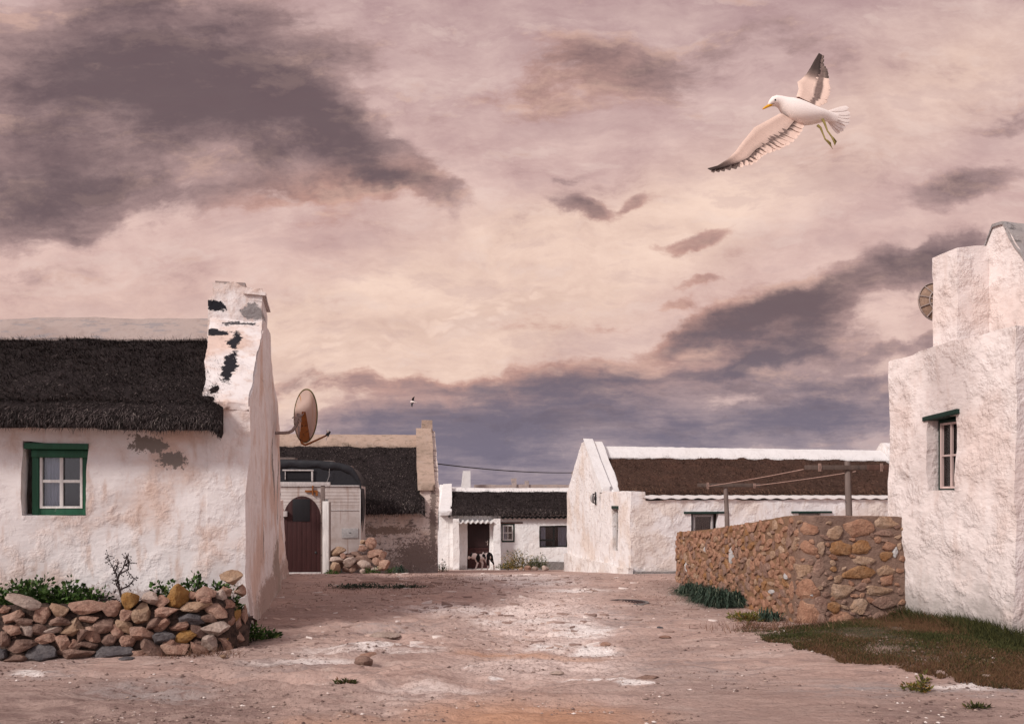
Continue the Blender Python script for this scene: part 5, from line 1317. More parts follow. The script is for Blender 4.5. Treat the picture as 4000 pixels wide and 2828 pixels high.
# gravel
rng = np.random.default_rng(77)
gv = MB()
N = 9000
yy = 5.4+(20-5.4)*rng.random(N*2)**1.6; xx = rng.uniform(-1, 1, N*2)*(yy*.66+.3)
keep = (fbm(np.column_stack([xx, yy*1.3, 0*xx])*1.1, 3, 5) > -.05)
xx, yy = xx[keep][:N], yy[keep][:N]
zz = gsurf(xx, yy)
oc = np.array([(1, 0, 0), (-.9, .15, 0), (.1, 1, 0), (0, -1, .1), (.05, 0, .8), (0, 0, -.6)]); of = [(0, 2, 4), (2, 1, 4), (1, 3, 4), (3, 0, 4), (2, 0, 5), (1, 2, 5), (3, 1, 5), (0, 3, 5)]
for x, y, z in zip(xx, yy, zz):
    r = .004+.013*rng.random()**4+.0007*y*.6; a = rng.uniform(0, 6.28); c, s_ = math.cos(a), math.sin(a)
    V = oc*np.array([r*rng.uniform(.8, 1.6), r, r*.7])*rng.uniform(.75, 1.25, (6, 3))
    V = np.column_stack([V[:, 0]*c-V[:, 1]*s_+x, V[:, 0]*s_+V[:, 1]*c+y, V[:, 2]+z+r*.2]); tn = rng.random()**1.5
    gv.add(V, of, 0, (tn, float(rng.random() < .08), 0))
M['gravel'] = bladed('gravel', (.13, .085, .075), (.44, .33, .28), (.70, .62, .58), .9)
tag(gv.build('gravel', M['gravel'], None, ang=None, col=True), kind='stuff')
# flakes of bedded rock and dead stalks
fl = MB()
for k in range(1000):
    y = 8.6+9*rng.random()**1.2; x = rng.normal(-.6, 1.9)
    if not (-.55 < x/y < .28): continue
    L = (.014+.06*rng.random()**2)*(1+.05*y); wd = L*rng.uniform(.25, .6); a = rng.normal(0, .35); h = rng.uniform(.002, .010)
    ps = [(L*math.cos(t)*rng.uniform(.7, 1.1), wd*math.sin(t)*rng.uniform(.7, 1.1)) for t in np.linspace(0, 2*math.pi, 8)[:-1]]
    c, s_ = math.cos(a), math.sin(a); z = float(gsurf(np.array([x]), np.array([y]))[0]); tx = rng.normal(0, .12)
    V = [(x+u*c-v_*s_, y+u*s_+v_*c, z+h+u*tx) for u, v_ in ps]+[(x+u*c-v_*s_, y+u*s_+v_*c, z-.02) for u, v_ in ps]
    fl.add(V, [tuple(range(7))]+[(i, i+7, (i+1) % 7+7, (i+1) % 7) for i in range(7)], 0, (rng.random()**1.3, float(rng.random() < .12), 0))
tag(fl.build('rock_flakes', bladed('rock flakes', (.26, .18, .155), (.54, .41, .36), (.74, .66, .62), .9), None, ang=None, col=True, recalc=False), 'thin flakes of bedded rock in the track', None, None, 'stuff')
# ================================================================= vegetation
M['leaf_green'] = bladed('glossy green leaf', (.018, .040, .010), (.075, .135, .030), (.16, .19, .06), .5)
M['leaf_blue'] = bladed('grey green strap leaf', (.010, .022, .014), (.060, .092, .066), (.14, .16, .11), .6)
M['leaf_yellow'] = bladed('yellowish low leaf', (.055, .055, .012), (.17, .15, .035), (.26, .14, .04), .7)
M['grass'] = bladed('grass blade', (.022, .027, .009), (.088, .085, .027), (.15, .072, .042), .8)
M['dry'] = bladed('dry red stalk', (.085, .040, .028), (.20, .105, .07), (.28, .18, .12), .9)
M['bushleaf'] = bladed('bush leaf', (.045, .055, .025), (.16, .17, .085), (.33, .22, .06), .8)
M['twig'] = paint('dark twig', (.045, .032, .032), None, .9, 0)
def leafy(name, c, r, n, ls, m, lab, cat, seed, up=.5, wd=.45, tip=.05, grp=None, stems=6):
    rg = np.random.default_rng(seed); o = thing(name, tuple(c), 0, lab, cat, grp); mb = MB()
    for k in range(n):
        d = rg.normal(size=3); d /= np.linalg.norm(d); rr_ = rg.random()**.4
        lump = 1+.35*math.sin(d[0]*5+seed)*math.cos(d[1]*4+seed)
        p = d*rr_*np.array(r)*lump; p[2] = abs(p[2])
        v = d*np.array([1, 1, .6])+np.array([0, 0, up])+rg.normal(0, .45, 3); v /= np.linalg.norm(v)
        s_ = np.cross(v, rg.normal(size=3)); s_ /= np.linalg.norm(s_); L = ls*rg.uniform(.6, 1.3); W = L*wd/2; nn = np.cross(v, s_)
        V = [p, p+v*L*.45+s_*W+nn*W*.25, p+v*L, p+v*L*.45-s_*W+nn*W*.25, p+v*L*.5-nn*W*.1]
        t_ = rg.random()**1.3; tp = float(rg.random() < tip)
        mb.add(V, [(0, 1, 4), (1, 2, 4), (2, 3, 4), (3, 0, 4)], 0, (t_, tp, 0))
    mb.build('foliage', m, o, ang=None, col=True)
    mb = MB()
    for k in range(stems):
        a = rg.uniform(0, 6.28); q = np.array([math.cos(a)*r[0], math.sin(a)*r[1], r[2]])*rg.uniform(.4, .9)
        mb.tube([(0, 0, -.05), tuple(q*.5+rg.normal(0, .02, 3)), tuple(q)], [.008, .006, .003], 5)
    mb.build('stem', M['twig'], o)
    return o
def strap(name, c, r, h, n, m, lab, seed, w_=.015, cat='plant', grp=None):
    rg = np.random.default_rng(seed); o = thing(name, tuple(c), 0, lab, cat, grp); mb = MB()
    for k in range(n):
        a = rg.uniform(0, 6.28); L = rg.uniform(.12, 1.05); d = np.array([math.cos(a), math.sin(a)]); o2 = rg.normal(0, r*.25, 2); hh = h*rg.uniform(.55, 1.1); sd = np.array([-d[1], d[0]]); row = []
        for t in np.linspace(0, 1, 6):
            p2 = o2+d*r*1.25*L*t**.85; z = hh*(1.15-.6*L)*.75*(4*t*(1-t*.97))**.8+.008; ww = w_*(1-t)**.6*.5+.0005
            row.append([(p2[0]+sd[0]*ww, p2[1]+sd[1]*ww, z), (p2[0], p2[1], z-ww*.5), (p2[0]-sd[0]*ww, p2[1]-sd[1]*ww, z)])
        mb.grid(row, col=(rg.random(), float(rg.random() < .06), 0))
    mb.build('foliage', m, o, ang=None, col=True); return o
def bw(px, py, back): p, _ = onwall(px, py, back); return p
# leafy shrubs behind the loose wall
for i, (px, rx, h, lab) in enumerate(((20, .22, .62, 'at the left edge'), (125, .27, .70, 'behind the long pale stone'), (255, .25, .66, 'left of the bare shrub'), (340, .2, .62, 'just left of the orange stone'), (640, .13, .68, 'between the cream and orange stones'), (755, .12, .72, 'behind the top pinkish boulders'))):
    Yp = 8.62 if px < 400 else 8.75
    o = leafy('leafy_shrub', ((px-2000)*Yp/F, Yp, h-.26), (rx, .24, .26), 520 if rx > .15 else 230, .052, M['leaf_green'], f'glossy green low shrub {lab}, behind the loose stone wall', 'shrub', 30+i, .8, .75, .03, 'green shrubs behind the loose wall')
for i, (px, py, Yp, rx, rz, n, lab) in enumerate(((905, 2365, 8.75, .10, .24, 230, 'spilling over the right end of the loose stone wall'), (985, 2470, 8.95, .16, .16, 260, 'at the foot of the cottage corner'), (1040, 2478, 9.2, .15, .05, 160, 'creeping beside the cottage corner'), (860, 2275, 8.9, .12, .07, 90, 'under the tan angular top stone'))):
    p = P(px, py, Yp); leafy('leafy_shrub', (p.x, p.y, max(0, p.z-.08)), (rx, .14, rz), n, .055, M['leaf_green'], f'dark green leafy plant {lab}', 'shrub', 50+i, .4, .5, .03)
# bare shrub
BS = thing('bare_shrub', tuple(bw(478, 2330, .22)), 0, 'leafless twiggy shrub rising behind the loose wall against the cottage', 'shrub')
b0 = BS.location.copy(); Yb = b0.y; sb = F/Yb
def tw(x, y): return ((400+x-478)/sb, 0, (2330-(2150+y))/sb)
mb = MB(); rg = np.random.default_rng(3)
L_ = [[(78, 180), (70, 152), (58, 118), (52, 88), (44, 62), (28, 40), (22, 20)], [(72, 152), (96, 140), (118, 125), (125, 108), (108, 92)], [(58, 118), (66, 92), (82, 60), (88, 30)], [(66, 92), (98, 75), (102, 45), (100, 22)], [(52, 88), (52, 65), (62, 48)], [(72, 155), (50, 135), (58, 118)], [(82, 60), (96, 50), (106, 30)]]
tips = []
for l in L_:
    pts = [Vector(tw(*q))+Vector((0, rg.uniform(-.03, .03), 0)) for q in l]; n_ = len(pts); mb.tube(pts, [max(.011*(1-i/n_), .003) for i in range(n_)], 6); tips += pts[1:]
for p in tips:
    for k in range(7):
        d = Vector(rg.normal(size=3))*.022; mb.tube([p, p+d], .0022, 4); mb.ell(p+d, (.006, .005, .008), n=6)
mb.build('branch', M['twig'], BS)
leafy('small_shrub', tuple(bw(425, 2330, .2)+Vector((0, 0, -.08))), (.09, .06, .11), 70, .035, M['twig'], 'small dark withered shrub left of the bare twiggy one', 'shrub', 91, .4, .6)
# strap-leaved clumps by the rubble wall
for i, (px, py, r, h, lab) in enumerate(((2700, 2318, .30, .26, 'leftmost dark strap-leaved clump against the rubble wall'), (2760, 2345, .34, .30, 'second dark strap-leaved clump from left in the front group by the rubble wall'), (2812, 2362, .32, .34, 'third dark strap-leaved clump from left in the front group by the rubble wall'), (2872, 2362, .24, .30, 'rightmost dark strap-leaved clump of the group by the rubble wall'), (2762, 2290, .30, .42, 'tall dark strap-leaved clump at the back, pressed against the rubble wall'), (2826, 2318, .28, .38, 'dark strap-leaved clump at the back right, pressed against the rubble wall'))):
    x, y = G(px, py+4); strap('strap_leaf_plant', (x, y, -.02), r, h, 520, M['leaf_blue'], lab, 60+i, grp='strap-leaved clumps by the rubble wall')
x, y = G(3010, 2432); strap('strap_leaf_plant', (x, y, -.02), .17, .26, 130, M['leaf_blue'], 'small lone grey-green strap-leaved plant near the rubble wall corner', 70, .015)
x, y = G(1500, 2257); strap('strap_leaf_plant', (x, 18.6, float(gz(x, 18.6))), .22, .30, 60, M['leaf_blue'], 'spiky little plant in front of the rock heap', 71, .016)
# low mats
for i, (px, py, rx, ry, rz, m, lab, n) in enumerate(((2925, 2420, .24, .25, .09, 'leaf_yellow', 'yellow-green mat of low leaves left of the small strap-leaved plant', 700), (1400, 2290, .48, .22, .07, 'leaf_blue', 'left dark green creeping mat across the track from the caravan', 600), (1560, 2297, .50, .2, .05, 'leaf_blue', 'right dark green creeping mat beyond the track rocks', 480),
      (1348, 2676, .09, .05, .035, 'grass', 'small brown-green tuft in the left foreground', 160), (3585, 2705, .11, .07, .06, 'leaf_yellow', 'small weed on the gravel right of the track', 160), (3610, 2675, .04, .03, .07, 'leaf_yellow', 'tiny upright weed at the grass edge', 40), (3820, 2770, .10, .03, .02, 'grass', 'thin brown tuft in the right foreground', 80))):
    x, y = G(px, py+ (6 if rz > .06 else 0)); leafy('low_plant', (x, y, float(gz(x, y))), (rx, ry, rz), n, .045, M[m], lab, 'plant', 80+i, .6, .35, .1, stems=3)
# weeds at wall feet
for i, (px, Y, rx, rz, lab) in enumerate(((1724, 26.5, .26, .34, 'bright green weed at the right foot of the second cottage'), (1450, 19.2, .2, .15, 'green weed among the right of the rock heap'), (1535, 20.5, .2, .16, 'weed tuft between rock heap and stained wall'), (1300, 19.3, .15, .12, 'small weed beside the white gate board'))):
    g = gp(px, Y); leafy('weed', tuple(g), (rx, .15, rz), 200, .07, M['leaf_green'], lab, 'weed', 120+i, .7, .3, .08)
# bushes at the far cottage
for i, (px, Y, rx, rz, n, lab, tip) in enumerate(((2022, 33.2, .60, .72, 1500, 'yellow-tipped brown flowering bush in front of the far cottage', .45), (2098, 33.2, .52, .52, 1200, 'grey-green bush right of the flowering bush at the far cottage', .05), (1985, 33.4, .5, .22, 500, 'low green plants between porch pillar and flowering bush', .08))):
    g = gp(px, Y); leafy('bush', tuple(g+Vector((0, 0, .05))), (rx, .4, rz), n, .09, M['bushleaf'], lab, 'bush', 140+i, .7, .25, tip)
# grass on the right
poly = [G(*q) for q in ((2885, 2440), (3060, 2470), (3180, 2466), (3500, 2440), (3640, 2462), (4040, 2560), (4080, 2712), (3900, 2690), (3700, 2655), (3480, 2640), (3300, 2605), (3080, 2545), (2880, 2478))]
poly = np.array(poly)
def inside(x, y):
    c = np.zeros(len(x), bool); n = len(poly); j = n-1
    for i in range(n):
        xi, yi = poly[i]; xj, yj = poly[j]; k = ((yi > y) != (yj > y)) & (x < (xj-xi)*(y-yi)/(yj-yi+1e-9)+xi); c ^= k; j = i
    return c
rg = np.random.default_rng(9); N = 150000
x = rg.uniform(poly[:, 0].min(), poly[:, 0].max(), N); y = rg.uniform(poly[:, 1].min(), poly[:, 1].max(), N)
wob = .34*fbm(np.column_stack([x, y, 0*x])*2.2, 5, 4, .62)
ok = inside(x+wob, y+wob); x, y = x[ok], y[ok]
p2 = np.column_stack([x, y, 0*x]); den = fbm(p2*1.6, 4, 14); ok = rg.random(len(x)) < np.clip(.9+den*2.0, .15, 1); x, y, p2, den = x[ok], y[ok], p2[ok], den[ok]; n = len(x)
# distance to building line and rubble wall -> taller there
bl0 = np.array([4.84, 10.3]); bd = np.array([.2079, -.978]); dist = np.abs((x-bl0[0])*bd[1]-(y-bl0[1])*bd[0]); dist = np.where(y < 8.0, .9, dist); dw = np.clip(np.abs(y-9.85-.17*(x-3.5)), 0, 3); dw = np.where(x > 3.4, dw, 9)
tall = np.clip(1-np.minimum(dist/.55, 9), 0, 1)
h = .018+.03*np.clip(den+.4, 0, 1)+.17*tall+.06*np.clip(1-dw/.25, 0, 1); h *= rg.uniform(.5, 1.3, n)
a = rg.uniform(0, 6.28, n); ln = rg.normal(0, .5, (n, 2))*h[:, None]; wd = .0035+.02*h
z = gsurf(x, y)-.004
V = np.stack([np.column_stack([x-np.cos(a)*wd, y-np.sin(a)*wd, z]), np.column_stack([x+np.cos(a)*wd, y+np.sin(a)*wd, z]), np.column_stack([x+ln[:, 0], y+ln[:, 1], z+h])], 1).reshape(-1, 3)
red = np.clip(fbm(p2*1.1+5, 3, 44)*2.2+.14-(tall*.8)+.45*sstep(x, 3.6, 4.6)*(1-tall), 0, 1)
mb = MB(); mb.v = V.tolist(); mb.f = [(3*j, 3*j+1, 3*j+2) for j in range(n)]; mb.mi = [0]*n
tn = rg.random(n)**1.5; rd = (rg.random(n) < red)*rg.uniform(.4, 1, n)
mb.c = [(tn[j//3], rd[j//3], 0) for j in range(3*n)]
tag(mb.build('grass', M['grass'], None, ang=None, col=True), kind='stuff')
# dry stalks fringing plants
mb = MB()
for (px, py, sx, sy, k, hh) in ((3080, 2475, .35, .18, 420, .10), (2700, 2340, .45, .5, 260, .03), (2950, 2455, .3, .15, 200, .05), (1650, 2270, .8, .9, 700, .03), (1480, 2300, .9, .6, 500, .025), (830, 2560, .16, .05, 160, .09), (700, 2568, .12, .03, 60, .07), (2620, 2290, .3, 1.0, 200, .03)):
    cx, cy = G(px, py)
    for _ in range(k):
        x, y = cx+rg.normal(0, sx), cy+rg.normal(0, sy); z = float(gz(x, y)); d = rg.normal(0, .8, 2); h = hh*rg.uniform(.4, 1.4); w_ = .002+.0002*y; a = rg.uniform(0, 6.28)
        mb.add([(x-math.cos(a)*w_, y-math.sin(a)*w_, z-.005), (x+math.cos(a)*w_, y+math.sin(a)*w_, z-.005), (x+d[0]*hh, y+d[1]*hh, z+h)], [(0, 1, 2)], 0, (rg.random(), float(rg.random() < .15), 0))
tag(mb.build('dry_grass', M['dry'], None, ang=None, col=True), kind='stuff')
# ================================================================= dog
def fuse(name, mb, voxel, mats, parent, Mx=None, sm=3):
    o = mb.build(name, mats, None, Mx, recalc=False)
    md = o.modifiers.new('r', 'REMESH'); md.mode = 'VOXEL'; md.voxel_size = voxel; md.use_smooth_shade = True
    ms = o.modifiers.new('s', 'SMOOTH'); ms.iterations = sm; ms.factor = .5
    dg = bpy.context.evaluated_depsgraph_get(); dg.update(); me = bpy.data.meshes.new_from_object(o.evaluated_get(dg))
    o.modifiers.clear(); old = o.data; o.data = me; bpy.data.meshes.remove(old); me.name = name
    if not me.materials:
        for m_ in (mats if isinstance(mats, list) else [mats]): me.materials.append(m_)
    me.shade_smooth(); o.parent = parent; return o
def dogmat():
    m, t = mat('black and white coat')
    co = t.n('ShaderNodeTexCoord').outputs['Object']
    wn = t.noise(co, 8, 4, .6, 0, True); q = t.vm('ADD', co, t.vm('SCALE', t.vm('SUBTRACT', wn, (.5, .5, .5)), scale=.07))
    c = t.mix(t.ss(t.noise(co, 5, 3, .5), .4, .7), (.86, .80, .77), (.80, .68, .63))
    for (x_, y_, a_, b_) in ((604, 660, 38, 90), (620, 565, 60, 26), (838, 640, 66, 100), (712, 612, 28, 38), (738, 548, 20, 20), (738, 655, 16, 34), (445, 588, 34, 46), (795, 740, 30, 70), (893, 740, 34, 60), (905, 770, 20, 30)):
        cc_ = (*( ((1750+x_/5.102-1880)*29.6/F), 0), (2231-(2050+y_/5.102))*29.6/F); rr_ = (a_/5.102*29.6/F*1.15, .6, b_/5.102*29.6/F*1.1)
        c = t.mix(t.blob(q, cc_, rr_, 0, .86), c, (.014, .012, .013))
    c = t.mix(t.blob(co, ((1750+848/5.102-1880)*29.6/F, 0, (2231-(2050+650/5.102))*29.6/F), (.025, .6, .07), 0, .6), c, (.76, .66, .60))
    c = t.mix(t.blob(co, ((1750+900/5.102-1880)*29.6/F, 0, (2231-(2050+722/5.102))*29.6/F), (.03, .6, .02), 0, .6), c, (.76, .66, .60))
    fin(t, c, .75, t.bump(t.noise(co, 60, 3, .6), .3, .004), .2); return m
DG = thing('dog', tuple(gp(1880, 29.6)), 0, 'black and white piebald dog walking left past the porch, head lowered', 'dog')
s = F/29.6
def q_(x, y): return ((1750+x/5.102-1880)/s, (2231-(2050+y/5.102))/s)
def dd(x, y, dy=0):
    a, b = q_(x, y); return (a, dy, b)
mb = MB()
mb.tube([dd(470, 640), dd(540, 635), dd(600, 645), dd(680, 645), dd(760, 640), dd(830, 640), dd(865, 655)], [.075, .105, .125, .118, .112, .115, .06], 16)
mb.ell(dd(600, 660), (.13, .10, .145), n=16); mb.ell(dd(815, 610), (.11, .10, .115), n=16); mb.ell(dd(720, 600), (.13, .085, .10), n=14)
mb.tube([dd(560, 620), dd(510, 615), dd(475, 625)], [.095, .085, .078], 14)                   # neck
mb.ell(dd(462, 620), (.085, .065, .078), n=14); mb.tube([dd(455, 625), dd(420, 655), dd(400, 678)], [.066, .05, .036], 12)   # head and muzzle
for dy, pts in ((-.07, [(570, 700), (590, 760), (570, 830), (548, 885), (520, 903)]), (.06, [(650, 700), (690, 770), (682, 830), (672, 890), (645, 908)])):
    mb.tube([dd(*q, dy) for q in pts], [.062, .040, .029, .023, .017], 10); mb.ell(dd(pts[-1][0]-2, 905, dy), (.035, .022, .014), n=10)
for dy, pts in ((-.075, [(790, 640), (760, 720), (800, 790), (795, 850), (788, 900)]), (.065, [(850, 640), (875, 720), (905, 775), (915, 830), (915, 890)])):
    mb.tube([dd(*q, dy) for q in pts], [.085, .058, .030, .024, .020], 10); mb.ell(dd(pts[-1][0]-8, 905, dy), (.036, .022, .014), n=10)
mb.tube([dd(855, 575), dd(885, 620), dd(895, 680), dd(905, 720)], [.030, .024, .016, .010], 8)          # tail
fuse('body', mb, .011, M.setdefault('dog', dogmat()), DG)
for dy in (-.045, .04):
    mb = MB(); mb.tube([dd(470, 590, dy), dd(478, 562, dy*1.2), dd(465, 545, dy*1.3)], [.026, .018, .004], 8); mb.build('ear', M['dark_metal'], DG, ang=180)
mb = MB(); mb.ell(dd(398, 672, -.01), (.012, .02, .012), n=8); mb.build('nose', M['dark_metal'], DG)
mb = MB(); mb.ell(dd(437, 632, -.052), (.008, .006, .008), n=8); mb.build('eye', M['dark_metal'], DG)

# ================================================================= large gull
def feath(name, c0, c1, c2):
    return bladed(name, c0, c1, c2, .75)
# tone red 0..1: dark brown-grey to cream ; green: black tip
M['feather'] = feath('gull feather', (.12, .078, .072), (.78, .58, .49), (.022, .016, .015))
m_, t = mat('white gull plumage'); co = t.n('ShaderNodeTexCoord').outputs['Object']; fin(t, t.mix(t.noise(t.map(co, sc=(12, 12, 40)), 1.5, 5, .6), (.93, .86, .83), (.88, .77, .72)), .8, t.bump(t.noise(t.map(co, sc=(30, 30, 90)), 2, 4, .6), .15, .004), .15)
M['gull_white'] = m_
M['beak'] = paint('yellow orange beak', (.80, .42, .02), (.75, .16, .01), .45, .3, 60, False)
M['gull_leg'] = paint('olive yellow leg', (.33, .27, .09), None, .6, 0, 4, False)
M['eye'] = paint('black eye', (.008, .006, .006), None, .25, 0)
Yg = 7.2
GU = thing('gull', tuple(P(3130, 420, Yg)), 0, 'large white-headed gull gliding with spread wings and dangling legs, upper right sky', 'gull')
def gq(x, y, d=0):
    px, py = 2700+x/3.006, 180+y/3.006; Yy = Yg+d
    return np.array([(px-2000)*Yy/F-GU.location.x, d, CH+(HZ-py)*Yy/F-GU.location.z])
# body: one lofted skin, beak side to tail
mb = MB(); A = []
sec = [(905, 690, 14, 16, 20), (925, 672, 34, 38, 15), (955, 655, 52, 55, 12), (1000, 648, 62, 62, 5), (1045, 660, 68, 68, -15), (1090, 690, 88, 84, -25), (1145, 720, 112, 104, -25), (1205, 755, 132, 120, -25), (1290, 790, 134, 124, -22), (1380, 815, 120, 116, -20), (1460, 825, 100, 98, -18), (1530, 825, 80, 76, -16), (1590, 825, 62, 52, -14), (1660, 840, 56, 24, -12), (1720, 850, 50, 8, -12)]
for k, (x, y, r, rd, an) in enumerate(sec):
    c = gq(x, y, -.04+.10*(k/14)); rr_ = r/3.006*Yg/F; rdp = rd/3.006*Yg/F; row = []
    ax = np.array([math.sin(R(-an)), 0, math.cos(R(-an))])
    for a in np.linspace(0, 2*math.pi, 25): row.append(tuple(c+ax*rr_*math.cos(a)+np.array([0, -1, 0])*rdp*math.sin(a)))
    A.append(row)
c0 = tuple(np.mean(A[0][:-1], axis=0)); A = [[c0]*25]+A
mb.grid(A, flip=True)
body = mb.build('body', M['gull_white'], GU, ang=180, merge=.0004)
mb = MB(); A = []
for (x, y, r, rd) in ((955, 688, 20, 14), (925, 695, 24, 17), (890, 712, 22, 15), (860, 728, 18, 12), (842, 738, 11, 8), (836, 742, 3, 2)):
    c = gq(x, y, -.04); row = []
    for a in np.linspace(0, 2*math.pi, 13): row.append(tuple(c+np.array([.35*math.cos(a)*r, -math.sin(a)*rd, math.cos(a)*r])/3.006*Yg/F))
    A.append(row)
mb.grid(A, flip=True); mb.build('beak', M['beak'], GU, ang=180)
mb = MB(); mb.ell(tuple(gq(988, 636, -.04-.0405)), (.0085, .006, .0085), n=12); mb.build('eye', M['eye'], GU)
mb = MB(); mb.tube([tuple(gq(938, 690, -.075)), tuple(gq(960, 678, -.083)), tuple(gq(982, 675, -.088))], .0016, 5); mb.build('gape', M['eye'], GU)
def wing(lead, trail, lastdepth, nseg, feath_lens, seed, tipdark, band, root):
    """lead/trail: matching stations from the body to the tip, each (x, y, depth)"""
    rg = np.random.default_rng(seed); mb = MB()
    lead = np.array([gq(*q) for q in lead]); trail = np.array([gq(*q) for q in trail]); n = len(lead)
    S = np.linspace(0, n-1, nseg*6+1)
    def at(arr, s_): i = min(int(s_), n-2); f = s_-i; return arr[i]*(1-f)+arr[i+1]*f
    # arm and coverts: cambered skin, two sided with thickness
    rows = []
    for sgn_ in (1, -1):
        A = []
        for s_ in S:
            l, t_ = at(lead, s_), at(trail, s_); row = []; th = .016*(1-s_/(n-1))**.7+.003
            for u in np.linspace(0, .60, 8):
                p = l+(t_-l)*u; cam = .16*np.linalg.norm(t_-l)*math.sin(math.pi*min(u, 1))*.5
                p = p+np.array([0, cam, 0])+np.array([0, -sgn_*th*math.sqrt(max(0, 1-(u/.60-.15)**2*.9)), 0]) if u > 0 else p
                row.append(tuple(p))
            A.append(row)
        o = len(mb.v); mb.grid(A, flip=sgn_ < 0)
        for j in range(o, len(mb.v)):
            k = j-o; s_ = S[k//8]/(n-1); u = (k % 8)/7*.60
            tone = .96-.45*sstep(u, .40, .60)*(1 if s_ > .4 else .6)-.75*sstep(s_, tipdark-.12, tipdark+.05)
            mb.c[j] = (float(np.clip(tone+rg.uniform(-.06, .06), 0, 1)), float(sstep(s_, tipdark-.06, tipdark+.18)*.85), 0)
    # flight feathers
    for k in range(nseg):
        s_ = (k+.5)/nseg*(n-1); sn = s_/(n-1); l, t_ = at(lead, s_), at(trail, s_)
        s2 = min(n-1, s_+(n-1)/nseg*.62); s1 = max(0, s_-(n-1)/nseg*.62)
        w_ = np.linalg.norm((at(trail, s2)-at(trail, s1))); wl = np.linalg.norm((at(lead, s2)-at(lead, s1)))
        base = l+(t_-l)*.45; tip = l+(t_-l)*(1.0+rg.uniform(-.012, .015)); dirv = tip-base; Ln = np.linalg.norm(dirv); dirv /= Ln
        side = at(trail, s2)-at(trail, s1)+.6*(at(lead, s2)-at(lead, s1)); side -= dirv*(side @ dirv); side /= max(np.linalg.norm(side), 1e-6)
        nn = np.cross(dirv, side); wid = max(.012, min(.030, .5*(w_+wl*.5)))*(1.25 if sn < .7 else .95); dy = np.array([0, .003+.0022*(k % 3), 0])
        row = []
        m_ = 10
        for j in range(m_+1):
            t = j/m_; ww = wid*(1 if t < .8 else math.sqrt(max(0, 1-((t-.8)/.2)**2)))*(.75+.25*min(1, t*3))
            p = base+dirv*Ln*t+dy+np.array([0, .03*(1-t)*.3, 0]); row.append([tuple(p-side*ww), tuple(p+nn*ww*.18), tuple(p+side*ww)])
        o = len(mb.v); mb.grid(row); mb.grid([[tuple(np.array(p)+[0, .002, 0]) for p in r_] for r_ in row], flip=True)
        b0, b1 = band(sn)
        for j in range(o, len(mb.v)):
            t = (((j-o) % (3*(m_+1)))//3)/m_
            dk = sstep(t, b0-.12, b0+.04)*(1-sstep(t, b1-.03, b1+.03))
            if sn > tipdark: dk = max(dk, .85*(1-.3*rg.random()))
            mb.c[j] = (float(np.clip(1-dk*rg.uniform(.82, .95), 0, 1)), float(.75*(sn > tipdark)*sstep(t, .15, .9)), 0)
    return mb.build('wing', M['feather'], GU, ang=60, col=True)
wing([(1040, 795, -.03), (900, 872, -.10), (740, 958, -.18), (690, 1020, -.21), (600, 1130, -.26), (520, 1240, -.31), (420, 1335, -.35), (310, 1405, -.38), (190, 1438, -.40)],
     [(1335, 925, .0), (1285, 1045, -.06), (1170, 1150, -.14), (1020, 1215, -.18), (870, 1265, -.23), (780, 1350, -.28), (620, 1400, -.33), (420, 1440, -.37), (258, 1472, -.41)],
     0, 22, None, 1, .76, lambda s_: (.14, .50) if s_ < .5 else (.08, .66), None)
wing([(1235, 600, .03), (1262, 505, .09), (1247, 425, .15), (1290, 395, .20), (1350, 335, .25), (1400, 255, .30), (1440, 180, .34), (1498, 85, .38)],
     [(1520, 700, .03), (1600, 655, .09), (1640, 560, .14), (1640, 470, .19), (1622, 400, .24), (1612, 300, .28), (1565, 225, .33), (1560, 112, .38)],
     0, 17, None, 2, .56, lambda s_: (.16, .58), None)
# tail
mb = MB(); rg = np.random.default_rng(8)
for k, (tx, ty) in enumerate(((1850, 725), (1868, 790), (1872, 830), (1868, 880), (1862, 915), (1815, 965), (1790, 1000), (1745, 1025))):
    b = gq(1600, 770+k*16, .06+.004*k); tp = gq(tx, ty, .10+.006*k); d = tp-b; L = np.linalg.norm(d); d /= L; sd = np.cross(d, (0, 1, 0)); row = []
    for j in range(11):
        t = j/10; ww = (.005+.018*min(1, t*1.6))*(1 if t < .82 else math.sqrt(max(0, 1-((t-.82)/.18)**2))); p = b+d*L*t; row.append([tuple(p-sd*ww), tuple(p+np.array([0, -.003, 0])), tuple(p+sd*ww)])
    mb.grid(row, col=(1, 0, 0)); mb.grid([[tuple(np.array(p)+[0, .002, 0]) for p in r_] for r_ in row], flip=True, col=(.95, 0, 0))
mb.build('tail', M['gull_white'], GU, ang=60)
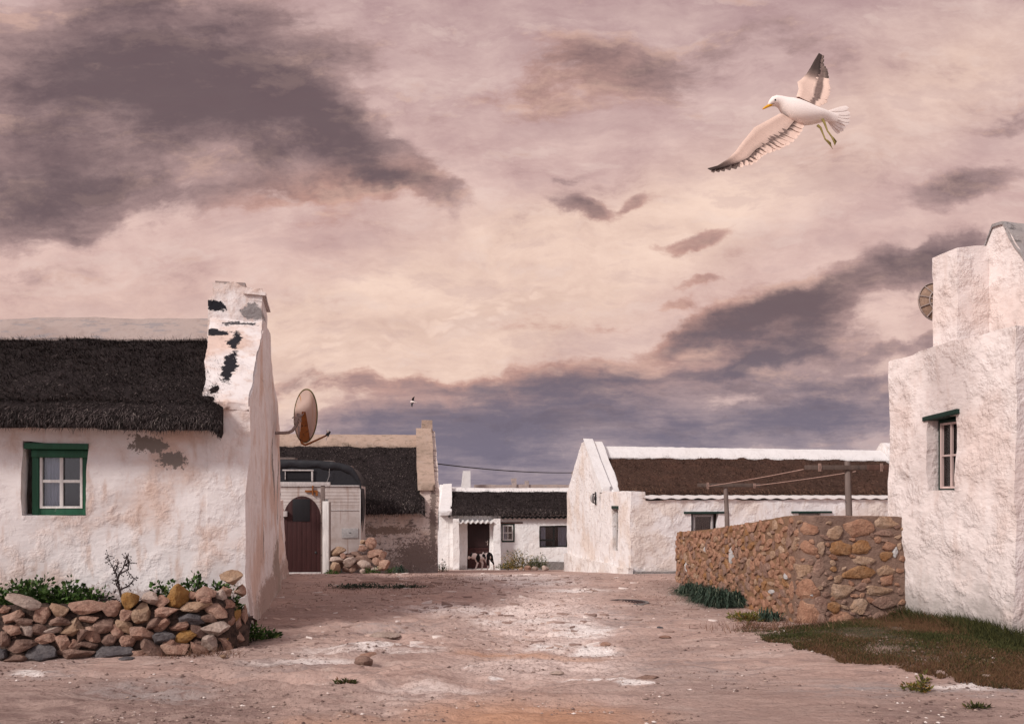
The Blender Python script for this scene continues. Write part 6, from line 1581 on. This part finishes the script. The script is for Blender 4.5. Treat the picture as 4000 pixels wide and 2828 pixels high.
for pts in ([(1540, 860), (1565, 905), (1600, 1000), (1645, 1060)], [(1480, 930), (1520, 965), (1550, 1040), (1572, 1095)]):
    mb = MB(); q3 = [tuple(gq(x, y, -.02)) for x, y in pts]; mb.tube(q3, [.012, .010, .0065, .007], 8)
    e = pts[-1]
    toes = [(e[0]+45, e[1]+85), (e[0]+42, e[1]+110), (e[0]+65, e[1]+65)] if e[0] > 1600 else [(e[0]+70, e[1]+45), (e[0]+75, e[1]+80), (e[0]+90, e[1]+115)]
    T3 = [tuple(gq(x, y, -.02+.012*i)) for i, (x, y) in enumerate(toes)]
    for t3 in T3: mb.tube([q3[-1], tuple((np.array(q3[-1])+np.array(t3))/2+[0, -.003, 0]), t3], [.006, .0045, .002], 6)
    mb.add([q3[-1]]+T3, [(0, 1, 2), (0, 2, 3), (2, 1, 0), (3, 2, 0)]); mb.build('leg', M['gull_leg'], GU, ang=60)

# ================================================================= distant gull
Yf = 55.0
SG = thing('gull', tuple(P(1613, 1570, Yf)), 0, 'small distant dark-winged gull over the second cottage roof', 'gull')
def sq(x, y, d=0):
    px, py = 1560+x/13.52, 1500+y/13.52; return ((px-1613)*Yf/F, d, (1570-py)*Yf/F)
mb = MB(); mb.tube([sq(560, 942), sq(620, 935), sq(660, 930), sq(720, 940), sq(800, 960), sq(850, 970)], [.01, .045, .075, .085, .05, .03], 10)
sb_ = mb.build('body', M['gull_white'], SG, ang=180)
mb = MB(); mb.tube([sq(545, 942), sq(600, 940)], [.01, .025], 6); mb.build('beak', M['dark_metal'], SG)
mb = MB(); mb.prism([(sq(790, 940)[0], sq(0, 940)[2]), (sq(890, 950)[0], sq(0, 950)[2]), (sq(890, 995)[0], sq(0, 995)[2]), (sq(800, 1000)[0], sq(0, 1000)[2])], .0, .02); mb.build('tail', M['gull_white'], SG, recalc=True)
for W_ in ([(690, 960), (660, 870), (680, 775), (740, 725), (830, 672), (795, 770), (775, 840), (795, 880), (790, 950)], [(700, 930), (790, 950), (770, 1000), (725, 1050), (705, 1245), (650, 1180), (622, 1040), (680, 975)]):
    mb = MB(); n = len(W_); up_ = W_[4][1] < 900
    f_ = lambda y: -.25*abs(y-950)/300
    a = [sq(x, y, f_(y)) for x, y in W_]; b = [sq(x, y, f_(y)+.025) for x, y in W_]
    mb.add(a+b, [tuple(range(n)), tuple(range(2*n-1, n-1, -1))]+[(k, k+n, (k+1) % n+n, (k+1) % n) for k in range(n)]); mb.build('wing', M['cable'], SG, recalc=True)
